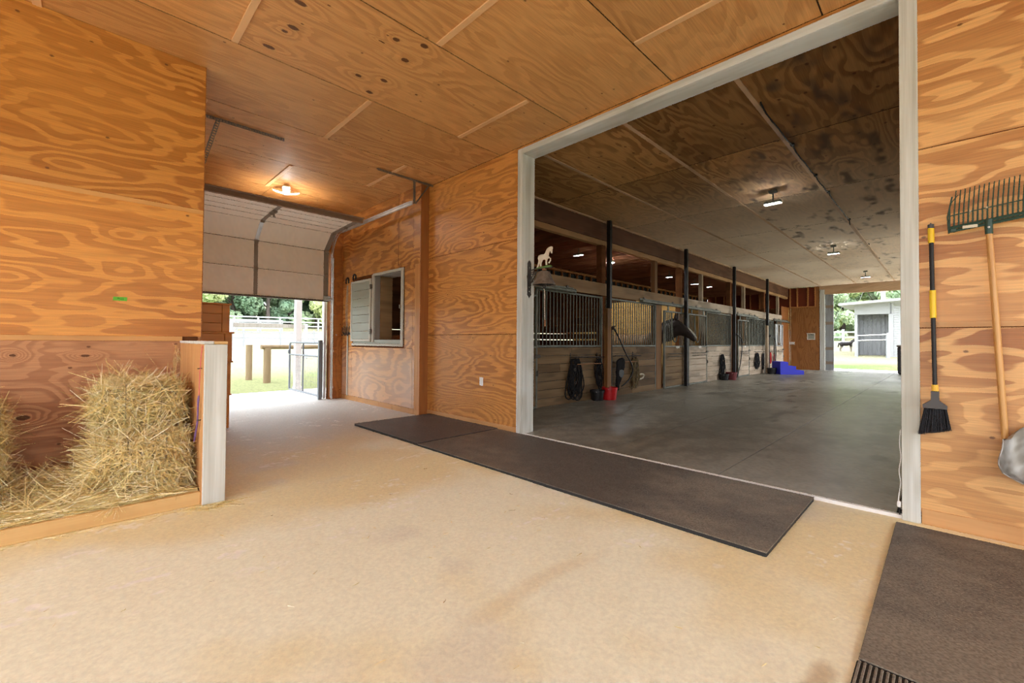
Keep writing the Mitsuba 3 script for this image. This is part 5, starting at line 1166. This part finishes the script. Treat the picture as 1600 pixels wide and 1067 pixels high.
part(k, 'mane', bones([((11.46, 5.24, 1.86), .04, (11.45, 5.5, 1.76), .05), ((11.45, 5.5, 1.76), .05, (11.44, 5.85, 1.50), .05)], 0.03, 5, 10), 'm_black_cloth', smooth=True)
part(k, 'tail', bones([((11.27, 7.5, 1.3), .05, (11.26, 7.62, 1.0), .06), ((11.26, 7.62, 1.0), .06, (11.26, 7.60, 0.5), .03)], 0.04, 5, 10), 'm_black_cloth', smooth=True)

# ------------------------------------------------------------------ outdoors
def gz(x, y):
    d = np.maximum(np.maximum(x - 26.5, y - 11.5), 0.0)
    return -0.03 + 0.035 * d + 0.0006 * d * d
k = struct('ground')
def grid(x0, x1, y0, y1, nx_, ny__, h):
    X, Y = np.meshgrid(np.linspace(x0, x1, nx_), np.linspace(y0, y1, ny__), indexing='ij')
    I = np.arange(nx_ * ny__).reshape(nx_, ny__)
    f = np.vstack([np.stack([I[:-1, :-1], I[1:, :-1], I[1:, 1:]], -1).reshape(-1, 3), np.stack([I[:-1, :-1], I[1:, 1:], I[:-1, 1:]], -1).reshape(-1, 3)])
    return np.stack([X, Y, h(X, Y)], -1).reshape(-1, 3), f
part(k, 'pasture', grid(-60, 130, -60, 110, 191, 171, lambda x, y: gz(x, y) - 0.17 * ((x > -3.9) & (x < 24.2) & (y > -3.9) & (y < 9.2))), 'm_ground', smooth=True)
k = struct('apron')
part(k, 'bay_slab', bx(-4, 24, YB + 0.05, 11.4, -0.2, -0.012), 'm_apron')
part(k, 'aisle_slab', bx(XE + 0.12, 27.2, -5, 9.0, -0.2, -0.012), 'm_apron')
part(k, 'front_slab', bx(-14, X0 - 0.02, -6, 8, -0.2, -0.012), 'm_apron')
part(k, 'added_bounce_slab', bx(6.05, 23.9, -12, YR - 0.12, -0.2, -0.012), 'm_apron')  # unseen pale slab, added to keep green bounce light off the aisle ceiling
part(k, 'side_slab', bx(X0 - 0.02, 6, -12, Y0, -0.2, -0.012), 'm_apron')

# porch outside the bay
k = thing('porch_post', 'white square porch post seen through the bay doorway behind the pipe gate', 'post')
part(k, 'shaft', bx(3.66, 3.80, 11.03, 11.17, -0.012, 2.95, 0.008), 'm_white')
part(k, 'base', bx(3.645, 3.815, 11.015, 11.185, -0.012, 0.10, 0.01), 'm_white')
k = struct('porch_roof')
part(k, 'eave_board', bx(-2, 24, 11.0, 11.21, 2.95, 3.2, 0.01), 'm_white_out')
for x in np.arange(-1.5, 24, 1.2):
    part(k, 'rafter', bx(x - 0.04, x + 0.04, YB + 0.12, 11.3, 3.2, 3.34), 'm_white_out')

def fence(label, pts, hts, m_post, m_rail, rails, pw=0.06, every=2.4, rw=0.03, rh=0.13):
    k = thing('fence', label, 'fence')
    (xa, ya), (xb, yb_) = pts; L_ = math.hypot(xb - xa, yb_ - ya); n_ = max(2, int(round(L_ / every)) + 1)
    X = np.linspace(xa, xb, n_); Y = np.linspace(ya, yb_, n_); Z = gz(X, Y)
    ex = np.array([xb - xa, yb_ - ya, 0]) / L_; nn = np.array([-ex[1], ex[0], 0])
    for x, y, z in zip(X, Y, Z):
        part(k, 'fence_post', bx(x - pw, x + pw, y - pw, y + pw, z - 0.2, z + hts, 0.01), m_post)
    for r in rails:
        for i in range(n_ - 1):
            a = np.array([X[i], Y[i], Z[i] + r]); b = np.array([X[i + 1], Y[i + 1], Z[i + 1] + r])
            d = (b - a); v, f = bx(0, 1, -rw, rw, -rh / 2, rh / 2)
            w = a + v[:, :1] * d + v[:, 1:2] * nn + v[:, 2:] * np.array([0, 0, 1.0])
            part(k, 'fence_rail', (w, f), m_rail)
k = thing('hitching_post', 'short round wooden post on the grass left of the log rail', 'post')
whole(k, tube([(3.44, 14.15, -0.1), (3.44, 14.15, 1.07)], 0.085, 12), 'm_log', smooth=40)
k = thing('hitching_rail', 'log rail on a round wooden post on the grass outside the bay', 'rail')
part(k, 'post', tube([(3.66, 13.24, -0.1), (3.66, 13.24, 1.0)], 0.095, 12), 'm_log', smooth=40)
part(k, 'post', tube([(6.3, 13.6, -0.1), (6.3, 13.6, 1.0)], 0.095, 12), 'm_log', smooth=40)
part(k, 'log', tube([(3.5, 13.22, 1.02), (6.4, 13.62, 1.02)], 0.06, 10), 'm_log', smooth=40)
fence('nearest board fence across the pasture beyond the bay, with a broad wooden top rail', ((1.0, 19.0), (7.4, 21.0)), 1.62, 'm_white_out', 'm_weathered', (1.5,), 0.075, 3.0, 0.05, 0.16)
fence('grey two-rail fence in the middle of the pasture beyond the bay', ((3.0, 30.5), (13.0, 29.5)), 1.05, 'm_grey_out', 'm_grey_out', (0.50, 0.88), 0.05, 1.9, 0.025, 0.10)
fence('white fence climbing the hill below the trees beyond the bay', ((6.0, 47.0), (21.5, 51.5)), 1.45, 'm_white_out', 'm_white_out', (0.5, 0.95, 1.4), 0.08, 2.3, 0.03, 0.15)
fence('pale board fence at the foot of the trees, left of the white hill fence', ((2.0, 44.0), (14.0, 46.0)), 1.25, 'm_grey_out', 'm_white_out', (0.45, 0.9, 1.2), 0.06, 2.2, 0.03, 0.14)
fence('white board fence left of the run-in shed seen through the far doorway', ((47.0, 12.5), (48.5, -6.0)), 1.55, 'm_white_out', 'm_white_out', (0.4, 0.85, 1.3), 0.09, 1.55, 0.03, 0.14)

# run-in shed
k = thing('run_in_shed', 'white run-in shed with a corrugated back wall seen through the far doorway', 'shed')
gx0, sy0, sy1, zb_ = 37.0, 2.36, 4.36, 0.40
yl, yr_ = 4.32, 2.56
part(k, 'roof', cat([slab((yl + 0.75, 3.95), (yr_ - 1.5, 4.17), gx0 - 1.0, gx0 + 4.2, 0.16, 0.0)]), 'm_white_out')
part(k, 'front_fascia', bx(gx0, gx0 + 0.1, yr_ - 0.05, yl, 3.20, 3.98, 0.01), 'm_white_out')
part(k, 'corner_post', bx(gx0, gx0 + 0.15, yl - 0.15, yl, zb_ - 0.3, 3.2, 0.01), 'm_white_out')
part(k, 'corner_post', bx(gx0 - 0.01, gx0 + 0.2, yr_ - 0.22, yr_ + 0.02, zb_ - 0.7, 3.2, 0.01), 'm_white_out')
part(k, 'side_wall', bx(gx0 + 0.2, gx0 + 3.6, yr_ - 0.12, yr_ - 0.02, zb_ - 0.3, 3.98), 'm_white_out')
for i in range(22):
    part(k, 'side_board', bx(gx0 + 0.02, gx0 + 0.07, yr_ - 1.7, yr_ - 0.22, zb_ + 0.15 * i, zb_ + 0.15 * i + 0.145, 0.01), 'm_white_out')
part(k, 'left_wall', bx(gx0 + 0.15, gx0 + 3.6, yl - 0.08, yl, zb_ - 0.3, 3.95), 'm_grey_out')
for i in range(9):
    y = yl - 0.1 - i * 0.215
    part(k, 'back_sheet', prism(Polygon([(0, 0), (0.0, -0.03), (0.12, -0.03), (0.14, 0.03), (0.20, 0.03), (0.215, 0.0), (0.19, 0.05), (0.13, 0.05), (0.11, -0.01)]), 3.2, frame_M((gx0 + 1.5, y, zb_ - 0.2), (0, -1, 0), (1, 0, 0)) @ np.diag([1, 1, -1, 1]) ) if False else cat([bx(gx0 + 1.5, gx0 + 1.54, y - 0.21, y, zb_ - 0.3, 3.3), bx(gx0 + 1.44, gx0 + 1.5, y - 0.07, y - 0.01, zb_ - 0.3, 3.3, 0.015)]), 'm_grey_out')
k = thing('pipe_fence', 'white pipe rail across the mouth of the run-in shed', 'rail')
part(k, 'rail', cat([tube([(36.0, 4.06, 1.78), (36.0, 2.60, 1.85)], 0.035, 8), tube([(36.0, 4.06, 1.46), (36.0, 2.60, 1.52)], 0.035, 8)]), 'm_white')
part(k, 'upright', cat([tube([(36.0, y, gz(36.0, y) - 0.1), (36.0, y, 1.8)], 0.035, 8) for y in (4.06, 2.62)]), 'm_grey_out')
part(k, 'corner_post', bx(35.9, 36.05, 2.44, 2.60, 0.2, 1.95, 0.01), 'm_white_out')
k = thing('utility_pole', 'tall white pole rising behind the run-in shed', 'pole')
part(k, 'shaft', tube([(50.0, 3.83, 0.5), (50.0, 3.83, 12.0)], 0.17, 12), 'm_white_out', smooth=40)
part(k, 'guy_wire', cat([tube([(50, 3.83, 11), (50, 7.5, 3.0)], 0.012, 4), tube([(50, 3.83, 10), (50, 6.2, 3.0)], 0.012, 4)]), 'm_white_out')
part(k, 'cross_arm', bx(49.9, 50.1, 2.8, 4.9, 11.2, 11.4, 0.02), 'm_weathered')

# small dark pony on the slope
k = thing('pony', 'small dark pony standing on the pale slope left of the run-in shed', 'pony')
PXo, PYo = 41.0, 5.31
pz = float(gz(np.array(PXo), np.array(PYo)))
def pp(s, h): return (PXo, PYo - 0.8 * s, pz + 0.8 * h)
pb = [(pp(-0.36, 0.80), .17, pp(0.05, 0.78), .19), (pp(0.05, 0.78), .19, pp(0.36, 0.83), .165), (pp(0.36, 0.88), .12, pp(0.55, 1.08), .085), (pp(0.55, 1.08), .08, pp(0.60, 1.14), .07), (pp(0.60, 1.13), .07, pp(0.76, 1.02), .042)]
for s, hind in ((-0.40, 1), (-0.30, 1), (0.34, 0), (0.44, 0)):
    dy = 0.09 if s in (-0.40, 0.34) else -0.09
    def q3(s_, h_): v = pp(s_, h_); return (v[0] + dy, v[1], v[2])
    if hind: pb += [(q3(s, 0.72), .11, q3(s + 0.07, 0.52), .06), (q3(s + 0.07, 0.52), .055, q3(s - 0.07, 0.36), .035), (q3(s - 0.07, 0.36), .033, q3(s - 0.04, 0.05), .03)]
    else: pb += [(q3(s, 0.70), .08, q3(s, 0.38), .036), (q3(s, 0.38), .036, q3(s, 0.05), .03)]
pm = bones([(a, 0.8 * r, b, 0.8 * r2) for a, r, b, r2 in pb], 0.04, 8, 12)
ph = np.clip((pm[0][:, 2] - pz - 0.38) / 0.08, 0, 1)[:, None]; pbk = np.clip((pm[0][:, 2] - pz - 0.70) / 0.06, 0, 1)[:, None] * np.clip((PYo + 0.2 - pm[0][:, 1]) / 0.1 + 1, 0, 1)[:, None]
part(k, 'body', pm, 'm_horse_skin', smooth=True, color=np.array([[0.22, 0.19, 0.15]]) * (1 - ph) + ph * (np.array([[0.022, 0.017, 0.016]]) + pbk * 0.045))  # legs paled for the outdoor glare, put into the skin colour
part(k, 'ear', cat([bones([(pp(0.60, 1.19), .022, pp(0.585, 1.27), .008)], 0.02, 2, 8), bones([((PXo + 0.06, PYo - 0.49, pz + 0.95), .022, (PXo + 0.06, PYo - 0.48, pz + 1.02), .008)], 0.02, 2, 8)]), 'm_horse_out')
part(k, 'tail', bones([(pp(-0.53, 0.85), .035, pp(-0.58, 0.5), .04)], 0.04, 3, 8), 'm_black_cloth')
part(k, 'mane', bones([(pp(0.58, 1.22), .025, pp(0.36, 1.02), .03)], 0.03, 3, 8), 'm_black_cloth')

# trees
def crown_mesh(seed, R, H, n):
    rg = np.random.default_rng(seed); cs = []
    for i in range(26):
        a = rg.uniform(0, 2 * math.pi); h_ = rg.uniform(0.0, 1.0); rr = R * (0.35 + 0.75 * math.sin(math.pi * (0.12 + 0.8 * h_))) * rg.uniform(0.45, 0.85)
        cs.append((rr * math.cos(a), rr * math.sin(a), h_ * H, R * rg.uniform(0.22, 0.42)))
    cs = np.array(cs); pick = rg.integers(0, len(cs), n)
    d = rg.normal(size=(n, 3)); d /= np.linalg.norm(d, axis=1, keepdims=True)
    c = cs[pick, :3] + d * cs[pick, 3:] * rg.uniform(0.75, 1.05, (n, 1)) * [1, 1, 0.8]
    s = rg.uniform(0.16, 0.34, n)
    nn = d + rg.normal(0, 0.5, (n, 3)); nn /= np.linalg.norm(nn, axis=1, keepdims=True)
    a = np.cross(nn, rg.normal(size=(n, 3))); a /= np.linalg.norm(a, axis=1, keepdims=True); b = np.cross(nn, a)
    v = np.stack([c + a * s[:, None], c + b * s[:, None] * 0.6, c - a * s[:, None], c - b * s[:, None] * 0.6], 1).reshape(-1, 3)
    o = (np.arange(n) * 4)[:, None]
    return v, np.concatenate([o + [[0, 1, 2]], o + [[0, 2, 3]]], 1).reshape(-1, 3)
CR = [crown_mesh(s, 3.3, 9.0, 7500) for s in (1, 2, 3)]
CRP = {(i, m_): mikit.ply(CR[i], m_) for i in range(3) for m_ in ('m_leaf', 'm_leaf_light', 'm_leaf_dark')}
def trunk_mesh(seed):
    rg = np.random.default_rng(seed); ms = [tube(curve([(0, 0, -0.6), (0.05, 0.03, 2.5), (0.1, -0.05, 6), (0.15, 0.1, 9.0)], 10), np.linspace(0.27, 0.08, 10), 8)]
    for i in range(5):
        a = rg.uniform(0, 6.28); z = rg.uniform(2.0, 6.0)
        ms.append(tube(curve([(0.05, 0, z), (0.9 * math.cos(a), 0.9 * math.sin(a), z + 0.9), (2.2 * math.cos(a), 2.2 * math.sin(a), z + 2.2)], 6), np.linspace(0.09, 0.03, 6), 5))
    return cat(ms)
TRP = [mikit.ply(trunk_mesh(s), 'm_bark') for s in (4, 5)]
TL = {'m_leaf': 'mid green leafy tree', 'm_leaf_light': 'light yellow-green leafy tree', 'm_leaf_dark': 'dark green leafy tree'}
ti = 0
def tree(x, y, m_, sc, where, grp):
    global ti
    k = thing('tree', f'{TL[m_]} {where}', 'tree', grp)
    Mt = T().translate([x, y, float(gz(np.array(x), np.array(y))) - 0.1]).rotate([0, 0, 1], ti * 67 % 360).scale([sc, sc, sc])
    kk = numbered(f'{k}__crown'); scene[kk] = {**CRP[(ti % 3, m_)], 'to_world': Mt @ T().translate([0, 0, 0.9])}; labels[kk] = {'kind': 'stuff'}
    scene[numbered(f'{k}__trunk')] = {**TRP[ti % 2], 'to_world': Mt}
    ti += 1
for (x, y, m_, sc) in ((9.0, 56, 'm_leaf_light', 1.0), (12.2, 57, 'm_leaf', 1.05), (15.4, 55.5, 'm_leaf_dark', 0.95), (18.2, 57, 'm_leaf', 1.1), (21.0, 56, 'm_leaf_light', 0.95), (24.0, 57.5, 'm_leaf', 1.1), (27.5, 56, 'm_leaf_dark', 1.0), (5.5, 56, 'm_leaf', 1.0),
                       (8.0, 63, 'm_leaf_dark', 1.3), (13.5, 64, 'm_leaf_dark', 1.35), (19.0, 63, 'm_leaf_dark', 1.3), (25.0, 64, 'm_leaf_dark', 1.4), (31.0, 63, 'm_leaf_dark', 1.3), (10.7, 70, 'm_leaf', 1.6), (17, 71, 'm_leaf_dark', 1.6), (23, 70, 'm_leaf', 1.6), (29, 71, 'm_leaf_dark', 1.6)):
    tree(x, y, m_, sc, 'in the wood beyond the pasture seen under the overhead door', 'trees beyond the bay doorway')
for (x, y, m_, sc) in ((58.5, 11.2, 'm_leaf_light', 0.62), (57.5, 8.6, 'm_leaf', 0.58), (66, 13.0, 'm_leaf_light', 1.15), (67, 9.0, 'm_leaf_light', 1.2), (65.5, 5.4, 'm_leaf', 1.0), (67, 2.0, 'm_leaf_light', 1.2), (68, -2.0, 'm_leaf', 1.2), (74, 11.0, 'm_leaf', 1.5), (75, 6.0, 'm_leaf_light', 1.6), (74, 0.5, 'm_leaf', 1.5), (83, 14.0, 'm_leaf_dark', 1.8), (84, 8.0, 'm_leaf', 1.9), (83, 2.5, 'm_leaf_dark', 1.8)):
    tree(x, y, m_, sc, 'behind the run-in shed seen through the far doorway', 'trees beyond the far doorway')
